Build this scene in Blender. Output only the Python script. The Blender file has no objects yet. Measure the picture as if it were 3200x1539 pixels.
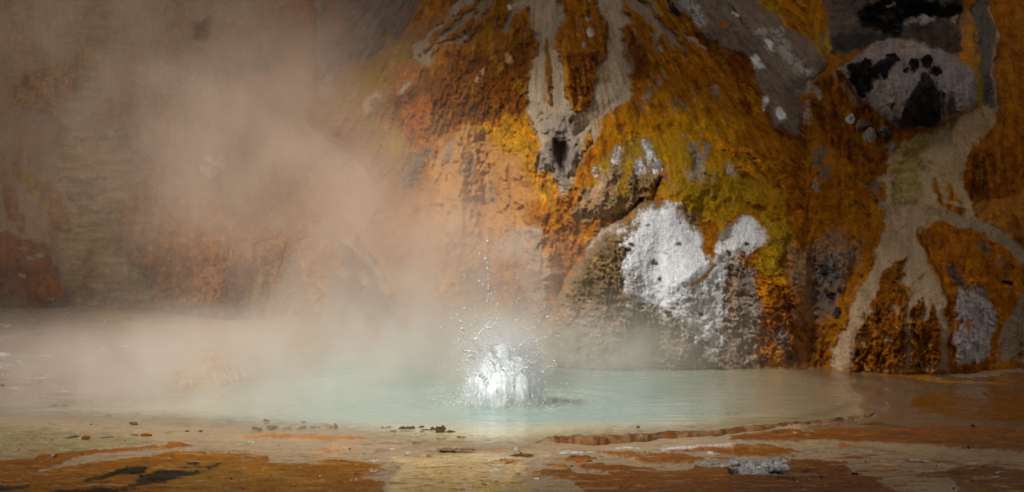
import bpy, math, random
import numpy as np
random.seed(7); RNG = np.random.default_rng(11)
R = math.radians
scene = bpy.context.scene
COL = scene.collection

# ------------------------------------------------------------------ camera
F_PX = 8000.0                      # focal length in photo pixels (3200 wide)
CAM = np.array([0.0, -40.0, 5.0]); PITCH = R(3.6)
cp, sp = math.cos(PITCH), math.sin(PITCH)
def dirs(px, py):
    xr = (np.asarray(px, float)-1600.0)/F_PX; yu = (769.5-np.asarray(py, float))/F_PX
    return xr, cp+yu*sp, -sp+yu*cp
def at_depth(px, py, Y):
    dx, dy, dz = dirs(px, py); t = (np.asarray(Y, float)-CAM[1])/dy
    return CAM[0]+dx*t, CAM[1]+dy*t, CAM[2]+dz*t
def ground_y(px, py, z=0.0):
    dx, dy, dz = dirs(px, py); dz = np.minimum(dz, -0.004)
    t = (z-CAM[2])/dz; return CAM[1]+dy*t
def on_ground(px, py, z=0.0):
    y = float(ground_y(px, py, z)); p = at_depth(px, py, y); return float(p[0]), y, z
def proj(x, y, z):
    dx, dy, dz = x-CAM[0], y-CAM[1], z-CAM[2]
    f = dy*cp-dz*sp; u = dy*sp+dz*cp
    return 1600+F_PX*dx/f, 769.5-F_PX*u/f

cam = bpy.data.cameras.new("camera"); cam.sensor_width = 36; cam.lens = 36*F_PX/3200
cam.clip_end = 2000; cam.clip_start = 0.5
co = bpy.data.objects.new("camera", cam); COL.objects.link(co)
co.location = CAM; co.rotation_euler = (R(90)-PITCH, 0, 0); scene.camera = co

# ------------------------------------------------------------------ noise
def _hash(ix, iy, seed):
    h = (ix.astype(np.int64)*374761393 + iy.astype(np.int64)*668265263 + seed*1442695041) & 0xffffffff
    h = ((h ^ (h >> 13))*1274126177) & 0xffffffff
    return (h ^ (h >> 16)) & 0xffffffff
def gnoise(x, y, seed=0):
    x0 = np.floor(x); y0 = np.floor(y); fx = x-x0; fy = y-y0
    u = fx*fx*fx*(fx*(fx*6-15)+10); v = fy*fy*fy*(fy*(fy*6-15)+10)
    def g(ix, iy, dx, dy):
        a = _hash(ix, iy, seed)*(2*math.pi/4294967296.0)
        return np.cos(a)*dx+np.sin(a)*dy
    a = g(x0, y0, fx, fy); b = g(x0+1, y0, fx-1, fy); c = g(x0, y0+1, fx, fy-1); d = g(x0+1, y0+1, fx-1, fy-1)
    return 1.5*(a+u*(b-a)+v*((c+u*(d-c))-(a+u*(b-a))))
def fbm(x, y, o=4, seed=0, gain=.5):
    s = 0; a = 1; t = 0
    for i in range(o):
        s = s+a*gnoise(x*2**i+i*17.3, y*2**i-i*9.1, seed+i); t += a; a *= gain
    return s/t*1.4
def ridge(x, y, o=4, seed=0):
    s = 0; a = 1; t = 0
    for i in range(o):
        s = s+a*(1-np.abs(gnoise(x*2**i, y*2**i, seed+i))*2); t += a; a *= .5
    return s/t
def sst(a, b, x):
    t = np.clip((x-a)/(b-a), 0, 1); return t*t*(3-2*t)

# ------------------------------------------------------------------ pigment palette (albedo from display tones)
def lin(c, k=1.0):
    c = np.array(c, float)/255; return np.where(c <= .04045, c/12.92, ((c+.055)/1.055)**2.4)*k
K = 0.84
OR = lin((176, 110, 3), K*1.3); DO = lin((136, 76, 2), K*1.2); RB = lin((94, 42, 2), K*1.1); YO = lin((174, 132, 5), K*1.25)
OY = lin((140, 110, 24), K); GB = lin((172, 154, 136), K); TN = lin((194, 154, 106), K); CR = lin((196, 174, 124), K)
WH = lin((238, 241, 248), K*1.04); GR = lin((138, 127, 120), K); DG = lin((74, 68, 68), K); BK = lin((14, 12, 13), K)
BR = lin((120, 92, 62), K); PB = lin((176, 146, 124), K); OL = lin((112, 96, 58), K); YE = lin((214, 186, 84), K)

def Z(ox, oy, s):
    return lambda *p: np.array([(ox+x*s, oy+y*s) for x, y in p], float)
R1 = Z(0, 0, 1100/1704); R2 = Z(900, 0, 1100/1704); R3 = Z(1800, 0, 900/1716); R4 = Z(2500, 0, 700/1239)
R5 = Z(0, 750, 1100/1727); R6 = Z(1000, 750, 1000/1570); R7 = Z(1750, 550, 850/1504); R8 = Z(2300, 650, 900/1254)
OV = Z(0, 0, 3200/2576); Q6 = Z(1650, 350, 600/1858); Q8 = Z(0, 400, 600/1144)
G1 = Z(0, 1250, 800/2576); G2 = Z(700, 1250, 800/2576); G3 = Z(1500, 1280, 800/2576); G4 = Z(2300, 1100, 900/2540)

def poly_sd(P, x, y):
    d = np.full(x.shape, 1e18); inside = np.zeros(x.shape, bool); n = len(P)
    for i in range(n):
        ax, ay = P[i]; bx, by = P[(i+1) % n]; ex, ey = bx-ax, by-ay
        L = ex*ex+ey*ey+1e-9
        t = np.clip(((x-ax)*ex+(y-ay)*ey)/L, 0, 1)
        d = np.minimum(d, (x-ax-t*ex)**2+(y-ay-t*ey)**2)
        if ay != by:
            inside ^= ((ay > y) != (by > y)) & (x < ex*(y-ay)/(by-ay)+ax)
    return np.where(inside, 1, -1)*np.sqrt(d)
def line_sd(P, W, x, y):
    W = np.interp(np.linspace(0, 1, len(P)), np.linspace(0, 1, len(W)), W); best = np.full(x.shape, -1e9)
    for i in range(len(P)-1):
        ax, ay = P[i]; ex, ey = P[i+1]-P[i]; L = ex*ex+ey*ey+1e-9
        t = np.clip(((x-ax)*ex+(y-ay)*ey)/L, 0, 1)
        best = np.maximum(best, W[i]+(W[i+1]-W[i])*t-np.hypot(x-ax-t*ex, y-ay-t*ey))
    return best

class Paint:
    """Mineral pigment of a surface, layer over layer, in the surface's own coordinates."""
    def __init__(s, px, py, asp=1.0, seed=0):
        s.x, s.y, s.asp = px, py, asp; u = px/160; v = py/160*asp
        s.u, s.v = u, v
        s.wx = fbm(u*2, v*2, 5, seed+1, .6); s.wy = fbm(u*2, v*2, 5, seed+51, .6)/asp
        s.n1 = fbm(u*1.3, v*1.3, 5, seed+3, .6); s.n2 = fbm(u*5, v*5, 4, seed+5, .65)
        s.fu = np.where((px < 2520) & (px > 980), (px-1690)*1150/np.maximum(py+700, 60), px)/160 if asp == 1 else u
        s.vs = fbm(s.fu*7, v*1.2, 4, seed+7, .6); s.hs = fbm(u*1.4, v*8, 4, seed+9, .6)
        s.gr = gnoise(u*22, v*22, seed+11)+.6*gnoise(u*45, v*45, seed+12)
        s.c = np.zeros(px.shape+(3,)); s.rough = np.ones(px.shape); s.h = np.zeros(px.shape); s.wet = np.zeros(px.shape)
    def tex(s, kind):
        return {'n': s.n1*.6+s.n2*.5, 'f': s.n2*.7+s.gr*.35, 'v': s.vs*.8+s.n2*.3, 'h': s.hs*.8+s.n2*.3}[kind]
    def base(s, c1, c2, kind='n', k=1.0, lo=-.5, hi=.5):
        t = sst(lo, hi, s.tex(kind))[..., None]; s.c[:] = c1*(1-t)+c2*t
    def put(s, sdf, c1, c2=None, f=5, w=10, a=1.0, kind='n', brk=None, r=1.0, h=0.0, wet=None, lo=-.45, hi=.45):
        pts, fn = sdf; w = w*(2.2 if s.asp == 1 else 1.6)
        m = max(f, 0)+w*2.2+12; P = pts
        ext = m+(max(fn) if fn else 0)
        sel = (s.x > P[:, 0].min()-ext) & (s.x < P[:, 0].max()+ext) & (s.y > P[:, 1].min()-ext) & (s.y < P[:, 1].max()+ext)
        if not sel.any(): return
        x = s.x[sel]+w*s.wx[sel]; y = s.y[sel]+w*s.wy[sel]
        d = (line_sd(P, fn, x, y) if fn else poly_sd(P, x, y))+w*(.20*s.gr[sel]+.42*s.n2[sel])
        M = sst(-f, f, d)*a
        if brk is not None:                      # broken cover
            M = M*sst(brk-.22, brk+.22, s.tex('f' if kind != 'h' else 'h')[sel]+.35*np.clip(d/40, -1, 1)+.9*np.clip(d/45-.5, 0, 1))
        c2_ = c1 if c2 is None else c2
        t = sst(lo, hi, s.tex(kind)[sel])[:, None]
        s.c[sel] = s.c[sel]*(1-M[:, None])+(c1*(1-t)+c2_*t)*M[:, None]
        s.rough[sel] = s.rough[sel]*(1-M)+r*M
        s.h[sel] = s.h[sel]*(1-M)+h*M
        if wet is not None: s.wet[sel] = s.wet[sel]*(1-M)+wet*M
    def P(s, pts, *a, **k): s.put((pts, None), *a, **k)
    def S(s, pts, W, *a, **k): s.put((pts, list(W)), *a, **k)

# ------------------------------------------------------------------ paint the cliff
SPOTS = []
def paint_cliff(px, py):
    p = Paint(px, py, 1.0, 100)
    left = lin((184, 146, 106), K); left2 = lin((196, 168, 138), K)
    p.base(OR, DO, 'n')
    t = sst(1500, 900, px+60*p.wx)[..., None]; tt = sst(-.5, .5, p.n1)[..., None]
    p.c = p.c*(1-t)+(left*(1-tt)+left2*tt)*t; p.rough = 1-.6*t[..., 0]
    # ---- left hillside
    p.P(R1((330,40),(640,40),(600,230),(500,330),(400,480),(330,620),(250,620),(270,420),(300,250)), lin((190,166,112),K), lin((146,126,80),K), f=30, w=26, kind='h', a=.8, r=.5)
    p.P(Q8((340,20),(330,200),(350,300),(370,420),(410,600),(380,700),(430,900),(470,1075),(880,1060),(920,960),(780,800),(690,770),(690,560),(720,460),(800,240),(770,10)),
        lin((222,196,140),K), lin((180,154,102),K), f=8, w=10, kind='h', r=.35, h=-.1)
    for q, a in ((((340,310),(480,290),(620,290),(560,325),(440,330),(370,330)),.8), (((370,380),(640,370),(630,420),(390,420)),.6), (((520,480),(680,465),(660,500),(540,500)),.5), (((440,70),(640,68),(600,90),(450,86)),.6), (((450,560),(640,570),(600,590),(460,590)),.5), (((600,200),(720,212),(700,222),(620,218)),.6), (((480,940),(640,960),(620,1040),(520,1060)),.4)):
        p.P(Q8(*q), lin((100,86,56),K), lin((120,104,70),K), f=7, w=12, kind='h', a=a)
    OG = lin((176,108,20),K)
    p.P(Q8((60,210),(120,225),(180,290),(240,320),(300,310),(370,420),(415,590),(380,620),(310,590),(240,460),(130,340),(90,270)), OG, YO, f=4, w=8, r=1.2, h=.08)
    p.P(Q8((25,345),(70,335),(105,365),(118,470),(105,560),(60,540),(30,470),(15,400)), DO, OG, f=4, w=7, h=.06)
    p.P(Q8((120,500),(155,520),(150,580),(115,560)), DO, OG, f=4, w=7)
    p.P(Q8((100,590),(148,590),(140,620),(105,620)), DO, OG, f=4, w=7)
    p.P(Q8((-900,580),(0,625),(120,655),(290,735),(340,830),(345,880),(400,945),(410,1075),(340,1060),(200,1030),(130,1060),(60,1010),(0,1010),(-900,1010)), DO, lin((176,98,10),K), f=5, w=14, kind='n', r=1.3, h=.15)
    p.P(Q8((-300,740),(120,760),(240,860),(120,960),(-300,960)), RB, DO, f=30, w=20, a=.7)
    for q in ((128,715),(180,772),(235,765),(138,870),(300,1010)):
        p.S(Q8((q[0]-12,q[1]),(q[0]+14,q[1]+4)), (6,6), WH, GB, f=4, w=6, a=.7)
    p.P(OV((300,520),(330,470),(420,395),(465,430),(470,480),(560,520),(640,560),(720,600),(700,700),(660,760),(470,775),(378,770),(392,718),(330,660),(290,600)), lin((172,112,42),K), lin((186,134,78),K), f=6, w=14, kind='n', r=1.2, h=.15)
    p.P(OV((400,620),(560,600),(640,700),(640,775),(385,772),(400,700)), DO, lin((176,112,34),K), f=22, w=25, kind='f', a=.8, r=1.4)
    p.P(OV((640,600),(740,590),(700,760),(680,800),(620,780)), lin((176,110,40),K), TN, f=12, w=14, r=1.)
    p.P(OV((745,605),(785,590),(765,690),(745,812),(690,795),(712,680)), lin((190,158,126),K), GB, f=5, w=7, r=.4, h=-.08)
    p.P(OV((765,620),(850,600),(840,680),(800,800),(742,808),(760,700)), lin((165,100,44),K), TN, f=12, w=14)
    p.S(OV((745,790),(755,800)), (14,14), DO, RB, f=6, w=8)
    p.P(R1((80,350),(200,320),(290,330),(390,250),(440,300),(400,370),(320,450),(270,530),(180,540),(90,560),(50,480)), lin((170,112,50),K), lin((190,140,80),K), f=16, w=20, kind='f', r=1.2, h=.1)
    p.P(R1((920,100),(1000,80),(1040,120),(1010,190),(930,190)), lin((140,98,50),K), BR, f=14, w=16, kind='f')
    p.P(R1((740,470),(830,460),(850,640),(800,690),(690,650)), lin((180,120,50),K), lin((190,140,90),K), f=18, w=18)
    p.S(R1((528,490),(528,545)), (14,14), lin((170,110,40),K), f=8, w=8)
    p.S(R1((540,650),(590,690)), (18,10), WH, GB, f=8, w=10, a=.6)
    p.S(R1((1250,230),(1280,330)), (12,20), GB, GR, f=10, w=10)
    p.P(R1((1350,30),(1500,-40),(1550,60),(1545,380),(1480,330),(1380,330),(1310,250)), lin((182,112,22),K), lin((150,96,34),K), f=12, w=14, kind='v', r=1.2, h=.1)
    p.S(R1((1515,-40),(1520,180),(1525,440)), (9,10,7), RB, DO, f=6, w=6, h=-.1)
    p.P(OV((800,-60),(1130,-60),(1010,90),(860,180),(810,180)), lin((142,120,106),K), lin((112,96,88),K), f=10, w=16, kind='v', r=.7)
    p.P(OV((890,30),(960,20),(1000,60),(940,140),(865,150)), lin((100,86,80),K), GR, f=12, w=12, kind='v')
    p.P(OV((1090,-60),(1180,-60),(1140,20),(1060,60),(1030,60)), DO, OR, f=6, w=10)
    p.S(OV((820,-40),(845,60)), (14,18), OR, DO, f=10, w=8, a=.7)
    # ---- central mound
    p.P(np.array([(1450,-250),(1450,0),(1310,110),(1090,215),(1020,290),(955,370),(1000,430),(1110,470),(1200,560),(1240,640),(1200,800),(1150,1000),(1150,1300),(2000,1300),(2500,900),(2560,500),(2300,100),(2200,-300)], float), OR, DO, f=5, w=10, kind='f', r=1.25)
    p.P(R2((100,560),(300,330),(480,240),(640,165),(560,300),(470,420),(500,520),(430,620),(540,700),(530,840),(380,740),(300,620)), lin((176,124,14),K), OY, f=14, w=16, kind='f', r=1.2)
    p.P(R2((470,480),(640,380),(780,270),(1000,240),(1160,180),(1220,200),(1180,320),(1160,540),(900,610),(700,640),(560,680),(430,560)), DO, RB, f=22, w=22, kind='f', r=1.9, lo=-.5, hi=.7)
    p.P(R2((560,520),(700,470),(720,560),(640,640),(560,700),(530,620)), lin((190,96,12),K), DO, f=10, w=16, kind='f', r=1.8)
    p.P(R2((1170,560),(1200,660),(1220,800),(1290,880),(1310,940),(1200,960),(1130,860),(1060,760),(900,700),(850,620)), YO, OR, f=14, w=14, kind='f', r=1.4)
    p.P(R2((380,620),(520,640),(600,700),(520,830),(400,750)), YO, OY, f=20, w=18, kind='f')
    p.P(R2((640,900),(690,770),(830,650),(870,610),(930,650),(1040,740),(1140,760),(1170,860),(1190,960),(1100,1150),(700,1150),(600,960)), lin((204,152,92),K), lin((184,128,66),K), f=22, w=20, kind='f', r=.55)
    p.P(R2((540,850),(600,760),(690,690),(710,720),(650,820),(620,900),(560,960)), GR, BR, f=8, w=12, kind='f', r=1.6)
    p.P(R2((820,830),(870,750),(905,770),(890,840),(850,900)), GR, BR, f=10, w=10, a=.8)
    p.S(R2((800,680),(775,780)), (8,12), GR, f=6, w=8, a=.7); p.S(R2((980,890),(985,960)), (10,14), GR, f=8, w=8, a=.6)
    p.S(R2((440,440),(400,480),(370,530)), (9,16,10), GB, TN, f=4, w=8, brk=-.1); p.S(R2((580,400),(540,450)), (7,6), GB, f=4, w=6)
    p.S(R2((940,330),(915,390)), (7,8), GB, TN, f=4, w=6, brk=-.2); p.S(R2((1060,260),(1075,300)), (6,8), GB, TN, f=4, w=5)
    CH = dict(r=.3, h=-.20, kind='v')
    p.P(R2((860,-200),(1020,-200),(1010,20),(950,100),(890,200),(820,220),(740,240),(660,310),(580,300),(600,230),(700,150),(800,60)), lin((200,180,156),K), lin((168,146,118),K), f=7, w=11, **CH)
    for q in (((940,-40),(820,90),(700,200),(630,270)), ((905,60),(880,120),(760,210),(690,260)), ((960,60),(880,170),(850,200))):
        p.S(R2(*q), (5,9,3), OR, DO, f=3, w=9, brk=-.25)
    p.P(R2((1100,-260),(1310,-260),(1310,0),(1340,60),(1345,110),(1300,140),(1300,220),(1330,280),(1345,400),(1380,520),(1420,545),(1450,520),(1480,400),(1500,320),(1540,260),(1545,180),(1535,80),(1495,40),(1500,-260),(1610,-260),(1620,0),(1640,110),(1605,150),(1640,290),(1670,360),(1670,420),(1610,510),(1560,560),(1520,650),(1480,660),(1430,760),(1390,860),(1345,925),(1308,930),(1290,860),(1220,800),(1215,740),(1190,640),(1155,560),(1150,460),(1170,350),(1170,290),(1210,250),(1215,200),(1160,110),(1155,40),(1100,80),(1060,150),(1040,140),(1080,60)),
        lin((208,188,162),K), lin((182,162,138),K), f=6, w=10, **CH)
    p.P(R2((1330,270),(1400,250),(1500,250),(1490,400),(1455,525),(1437,470),(1405,480),(1395,560),(1350,470)), RB, DO, f=4, w=8, kind='v', r=1.6, h=.05)
    p.S(R2((1252,190),(1262,300),(1275,400),(1268,500)), (5,9,9,4), DO, OY, f=4, w=5, kind='v')
    p.S(R2((1330,180),(1345,400),(1390,560)), (2,4,2), lin((190,130,30),K), f=4, w=4); p.S(R2((1545,100),(1535,280),(1490,330)), (5,7,3), RB, DO, f=4, w=5)
    p.S(R2((1535,340),(1530,370)), (18,14), lin((160,128,70),K), f=12, w=8, a=.7)
    p.P(R2((1420,720),(1430,670),(1462,615),(1455,680),(1440,730)), DO, YO, f=3, w=5, r=1.5)
    p.P(R2((1260,560),(1370,530),(1420,590),(1390,680),(1300,660),(1230,640)), lin((168,156,148),K), GB, f=14, w=14, kind='f', r=.4)
    p.P(R2((1220,690),(1290,650),(1350,670),(1410,700),(1400,820),(1340,915),(1310,900),(1240,790)), lin((128,114,106),K), lin((160,146,134),K), f=14, w=12, kind='f', r=.4)
    p.P(R2((1282,670),(1312,690),(1347,682),(1352,720),(1333,800),(1336,855),(1312,805),(1290,730)), lin((58,46,40),K), lin((44,36,32),K), f=7, w=7, r=.6)  # darkness inside the little cave, painted over its recess
    for q in ((1455,92,7),(1460,150,10),(1425,210,6),(1080,35,6),(1700,205,5)): p.S(R2(q[:2],(q[0]+2,q[1]+9)), (q[2],q[2]), GB, WH, f=4, w=6)
    # right slope of the mound
    p.P(R3((180,780),(400,680),(640,590),(900,660),(1040,900),(1150,1050),(900,1400),(500,1300),(560,1000),(300,820)), YO, OR, f=30, w=30, kind='f', r=1.2)
    p.P(R3((560,860),(700,900),(780,960),(940,1040),(1100,1110),(1300,1170),(1000,1300),(600,1200),(480,1120),(600,1010)), lin((182,138,12),K*1.15), OY, f=26, w=22, kind='f', r=.7)
    p.P(R3((270,150),(330,180),(440,320),(450,440),(350,480),(300,330)), DO, RB, f=10, w=12, kind='v', r=1.5)
    p.P(R3((700,100),(760,200),(900,300),(1000,340),(1060,440),(1080,560),(1000,560),(900,400),(760,300),(640,200)), DO, RB, f=14, w=16, kind='f', r=1.3)
    p.S(R3((860,330),(960,480),(1030,650),(1070,750)), (6,10,14,4), DO, RB, f=8, w=10, r=1.2)
    p.S(R3((970,440),(1030,560),(1070,660),(1085,710)), (4,11,14,8), lin((206,124,14),K), OR, f=5, w=10, kind='f', r=2.2, h=.06)
    p.S(R3((820,760),(900,900),(1050,940),(1090,1050)), (8,18,16,10), lin((196,122,12),K), OR, f=10, w=16, kind='f', r=2., brk=-.1)
    for q in (((340,15),(430,80),(500,150),(570,225),(590,290)), ):
        p.S(R3((300,-60),*q), (24,20,17,15,11,4), PB, GB, f=4, w=7, **CH)
    p.S(R3((560,200),(600,250),(640,280),(667,335)), (10,8,7,2), PB, GB, f=4, w=6, **CH)
    p.S(R3((430,-20),(470,40),(515,78)), (7,7,3), PB, f=4, w=6); p.S(R3((590,190),(640,220),(700,245),(770,305)), (2,4,7,2), PB, f=4, w=6)
    reg = sst(0, 60, poly_sd(np.array([(1850,60),(2080,150),(2300,330),(2420,560),(2300,660),(1900,640),(1750,420)], float), px, py))
    sp = reg*sst(.36, .62, fbm(p.fu*4.2, p.v*2.2, 4, 441, .6)+.15*p.gr); p.c = p.c*(1-.75*sp[..., None])+lin((150,136,124),K)*.75*sp[..., None]
    for q, w_ in (((470,200),(500,300)), 10), (((500,480),(505,500)), 9), (((440,570),(410,590)), 10), (((620,810),(640,825)), 7), (((760,850),(790,890),(765,930)), 9), (((700,880),(740,990),(700,1080)), 16), (((930,980),(940,1050)), 9), (((830,540),(850,580)), 12):
        p.S(R3(*q), (w_, w_*.8), GR, GB, f=5, w=8, brk=-.15)
    # rock outcrop under the mound
    p.P(Q6((1110,260),(1200,300),(1290,450),(1290,680),(1120,850),(930,990),(800,1020),(500,1100),(420,1000),(560,820),(640,700),(700,450),(850,330),(1000,290)), lin((168,138,104),K), lin((140,112,78),K), f=10, w=14, kind='f', r=1.5, h=.05)
    for q in (((1000,300),(960,500),(930,800),(860,960)), ((1090,300),(1040,420),(1000,560)), ((760,420),(700,540),(640,760)), ((1200,300),(1260,400),(1300,500))):
        p.S(Q6(*q), (10,16,10), YO, OY, f=8, w=12, kind='f', brk=-.3)
    for q, w_ in ((((860,380),(830,480)), 10), (((1160,330),(1200,450),(1240,560)), 16), (((660,560),(670,600)), 8), (((1060,480),(1080,540)), 14)):
        p.S(Q6(*q), (w_, w_), GR, WH, f=5, w=8, brk=-.2)
    p.S(Q6((1290,640),(1262,700),(1240,745)), (3,5,2), BK, f=3, w=5, h=-.1); p.S(Q6((1110,840),(1040,900),(950,980),(840,1045)), (5,5,4,3), lin((60,44,24),K), f=4, w=6, h=-.12)
    p.P(Q6((520,740),(640,700),(760,600),(820,700),(700,800),(560,860)), PB, TN, f=12, w=12, kind='f', r=1.2)
    # beige bank
    p.P(R3((560,-300),(1040,-300),(1040,-20),(1160,80),(1290,120),(1380,220),(1470,310),(1490,370),(1460,430),(1390,500),(1330,590),(1350,640),(1340,740),(1330,835),(1270,825),(1190,770),(1150,680),(1100,560),(1070,440),(1040,370),(1000,320),(890,280),(770,220),(740,160),(680,110),(620,100),(540,60)), lin((160,138,120),K), lin((118,102,92),K), f=4, w=9, kind='f', r=.9, h=.05)
    p.S(R3((1080,180),(1180,200),(1250,310),(1330,400),(1400,470),(1360,560)), (12,14,18,22,26,14), WH, GB, f=14, w=14, kind='f', brk=-.02)
    p.P(R3((620,-40),(700,0),(790,90),(805,140),(750,152),(680,90),(640,40)), WH, GR, f=6, w=10, kind='f', brk=-.15)
    p.P(R3((1040,350),(1090,345),(1135,400),(1090,420),(1050,400)), WH, GB, f=4, w=8, lo=0, hi=.7)
    p.P(R3((1100,575),(1130,570),(1142,620),(1126,660),(1110,620)), WH, GB, f=4, w=7, lo=0, hi=.8)
    p.P(R3((1185,650),(1220,640),(1247,700),(1222,728),(1190,690)), WH, GB, f=4, w=7, lo=0, hi=.8)
    p.S(R3((1385,620),(1375,690),(1375,725)), (10,8,7), WH, GR, f=5, w=8, brk=-.2); p.S(R3((935,86),(965,95)), (5,5), WH, f=3, w=5); p.S(R3((1130,250),(1170,310)), (8,8), WH, f=5, w=8, brk=-.1)
    p.P(R3((530,20),(560,0),(620,70),(630,110),(590,90)), DG, BK, f=5, w=8, kind='f')
    p.S(R3((870,135),(885,150)), (9,7), TN, OR, f=6, w=6)
    p.P(R3((1060,0),(1200,-300),(1700,-300),(1420,0),(1500,100),(1520,180),(1480,330),(1380,220),(1290,130),(1160,80)), lin((168,106,14),K), YO, f=6, w=8, kind='f', r=.6)
    run = np.zeros(px.shape)
    for q in (R2((860,-200),(1020,-200),(1010,20),(950,100),(890,200),(820,220),(660,310),(580,300),(700,150),(800,60)), R2((1100,-260),(1310,-260),(1340,60),(1330,280),(1400,520),(1540,260),(1495,40),(1500,-260),(1610,-260),(1640,110),(1640,290),(1670,400),(1520,600),(1240,600),(1155,560),(1150,460),(1170,290),(1215,200),(1155,40)), R3((300,-60),(460,-40),(540,130),(620,290),(560,290),(470,160))):
        run = np.maximum(run, sst(-30, 10, poly_sd(q, px, py)))
    st = run*sst(.22, .5, fbm(p.fu*13, p.v*.9, 4, 431, .6)+.2*p.n2); p.c = p.c*(1-.6*st[..., None])+(OR*.6+BR*.3)*.6*st[..., None]
    rn = sst(0, 200, poly_sd(np.array([(1330,-100),(2200,-100),(2200,160),(2050,330),(1500,260),(1150,330),(1050,280)], float), px, py))*(1-run)
    st = rn*sst(.34, .58, fbm(p.fu*6.5, p.v*.7, 4, 433, .6)+.22*p.n2); p.c = p.c*(1-.55*st[..., None])+PB*.55*st[..., None]
    fan = sst(-30, 10, poly_sd(R8((640,-200),(620,160),(560,310),(490,440),(430,600),(415,705),(930,705),(935,540),(915,430),(820,190),(780,90),(820,-10),(800,-200)), px, py))*sst(.9, .5, p.rough)
    st = fan*sst(.12, .4, fbm(p.u*9, p.v*1.1, 4, 437, .6)+.25*p.n2); p.c = p.c*(1-.68*st[..., None])+(BR*.45+OR*.3)*.68*st[..., None]
    # ---- white mound and round it
    p.P(R7((60,560),(130,400),(200,330),(320,240),(450,160),(560,130),(700,250),(800,300),(930,480),(1140,540),(1130,800),(1100,1150),(-200,1150),(-80,800)), lin((158,134,104),K), lin((122,100,74),K), f=8, w=16, kind='f', r=1.4)
    p.P(R7((330,350),(420,420),(350,560),(330,680),(200,720),(60,640),(210,420)), lin((140,116,76),K), lin((104,84,56),K), f=14, w=16, kind='f', r=2.0)
    p.P(R7((-100,760),(300,700),(560,760),(700,900),(980,1000),(900,1150),(-200,1150)), lin((170,150,130),K), lin((136,118,100),K), f=26, w=24, kind='n', r=1.)
    p.P(R7((660,720),(880,520),(930,620),(920,720),(900,900),(940,980),(760,960),(680,840)), lin((190,182,176),K), lin((150,136,124),K), f=18, w=18, kind='f', r=1.3)
    p.P(R7((920,480),(1060,490),(1140,540),(1145,700),(1115,850),(1095,1060),(1000,1060),(930,850),(890,600)), lin((178,156,140),K), lin((140,120,106),K), f=8, w=14, kind='f', r=1.7)
    p.S(R7((1040,560),(1090,560),(1060,700),(1040,900)), (16,20,20,12), lin((190,178,170),K), GR, f=12, w=14, kind='f', brk=0.)
    p.S(R7((960,500),(950,700),(920,860)), (12,18,10), TN, PB, f=12, w=12, a=.6)
    p.P(R7((440,220),(560,170),(640,180),(700,270),(770,300),(780,380),(830,440),(900,450),(895,560),(895,700),(870,780),(880,880),(850,940),(780,880),(700,800),(640,740),(540,720),(470,700),(400,640),(340,590),(360,520),(410,420),(350,385),(430,290)), WH, lin((204,204,208),K), f=14, w=14, kind='f', r=.38, h=.04, lo=0, hi=1., brk=-.62)
    for q, w_ in (((520,700),(560,760),(600,840)), 16), (((640,720),(690,820),(760,900),(800,1000)), 20), (((800,600),(860,720),(860,860),(850,980)), 26), (((880,470),(960,440),(1040,420)), 22), (((440,660),(420,720),(470,760)), 14), (((880,620),(900,760),(905,900)), 14), (((330,300),(420,250),(520,190)), 8):
        p.S(R7(*q), (w_, w_*1.1, w_*.4), WH, lin((196,190,190),K), f=16, w=15, kind='f', brk=.02, r=.8)
    p.P(R7((860,400),(930,330),(990,250),(1060,240),(1120,290),(1190,265),(1182,310),(1110,380),(1040,430),(880,447)), WH, lin((205,200,196),K), f=10, w=13, kind='f', r=.7, lo=0, hi=.8, brk=-.35)
    p.P(R7((350,560),(440,520),(480,600),(440,680),(380,640)), GR, lin((200,200,205),K), f=16, w=14, kind='f', a=.7)
    p.P(R7((540,700),(700,600),(860,560),(870,740),(700,790),(620,740)), lin((168,158,150),K), WH, f=24, w=24, kind='f', a=.75)
    p.P(R7((840,340),(900,280),(980,240),(960,320),(900,370)), lin((170,150,130),K), GR, f=8, w=10, kind='f')
    p.P(R7((700,180),(780,200),(800,290),(720,270),(660,200)), BR, lin((160,136,106),K), f=12, w=14, kind='h')
    p.P(R7((780,260),(870,245),(880,330),(858,400),(872,442),(830,452),(788,390)), lin((160,104,12),K), DO, f=5, w=8, kind='f')
    p.S(R7((825,440),(832,500),(805,545),(715,610)), (6,8,7,4), TN, lin((206,160,90),K), f=6, w=8, brk=-.35)
    reg = sst(0, 30, poly_sd(R7((440,220),(640,180),(780,300),(900,450),(870,780),(640,740),(400,640),(360,520)), px, py))
    sp = reg*sst(.38, .68, fbm(p.u*7, p.v*11, 4, 447, .6)+.12*p.gr); p.c = p.c*(1-.6*sp[..., None])+lin((150,146,146),K)*.6*sp[..., None]
    for q, s in (((525,480),11),((545,575),5),((770,765),5),((605,775),7),((1025,385),7),((480,285),4),((650,385),8),((400,380),7),((800,228),7),((500,840),6)):
        p.S(R7(q, (q[0]+12, q[1]+2)), (s, s*.6), GR if s > 7 else DG, f=4, w=6)
    p.P(R7((140,390),(200,340),(300,258),(320,270),(240,330),(180,380)), lin((180,170,160),K), GB, f=5, w=8, brk=-.2)
    p.S(R7((60,470),(130,390),(180,345)), (5,5,3), lin((80,62,40),K), f=6, w=8, a=.7)
    p.P(R7((1100,560),(1200,480),(1300,660),(1330,760),(1290,900),(1280,1080),(1110,1080),(1115,750)), DO, OR, f=12, w=14, kind='f', r=1.6)
    p.P(R7((1180,660),(1290,650),(1310,760),(1260,860),(1200,900),(1160,960),(1120,860)), RB, DO, f=12, w=14, kind='v', r=1.8)
    p.P(R7((1190,850),(1230,830),(1260,900),(1230,1000),(1195,960)), lin((140,110,84),K), GR, f=8, w=10, kind='f', r=1.4)
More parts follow.
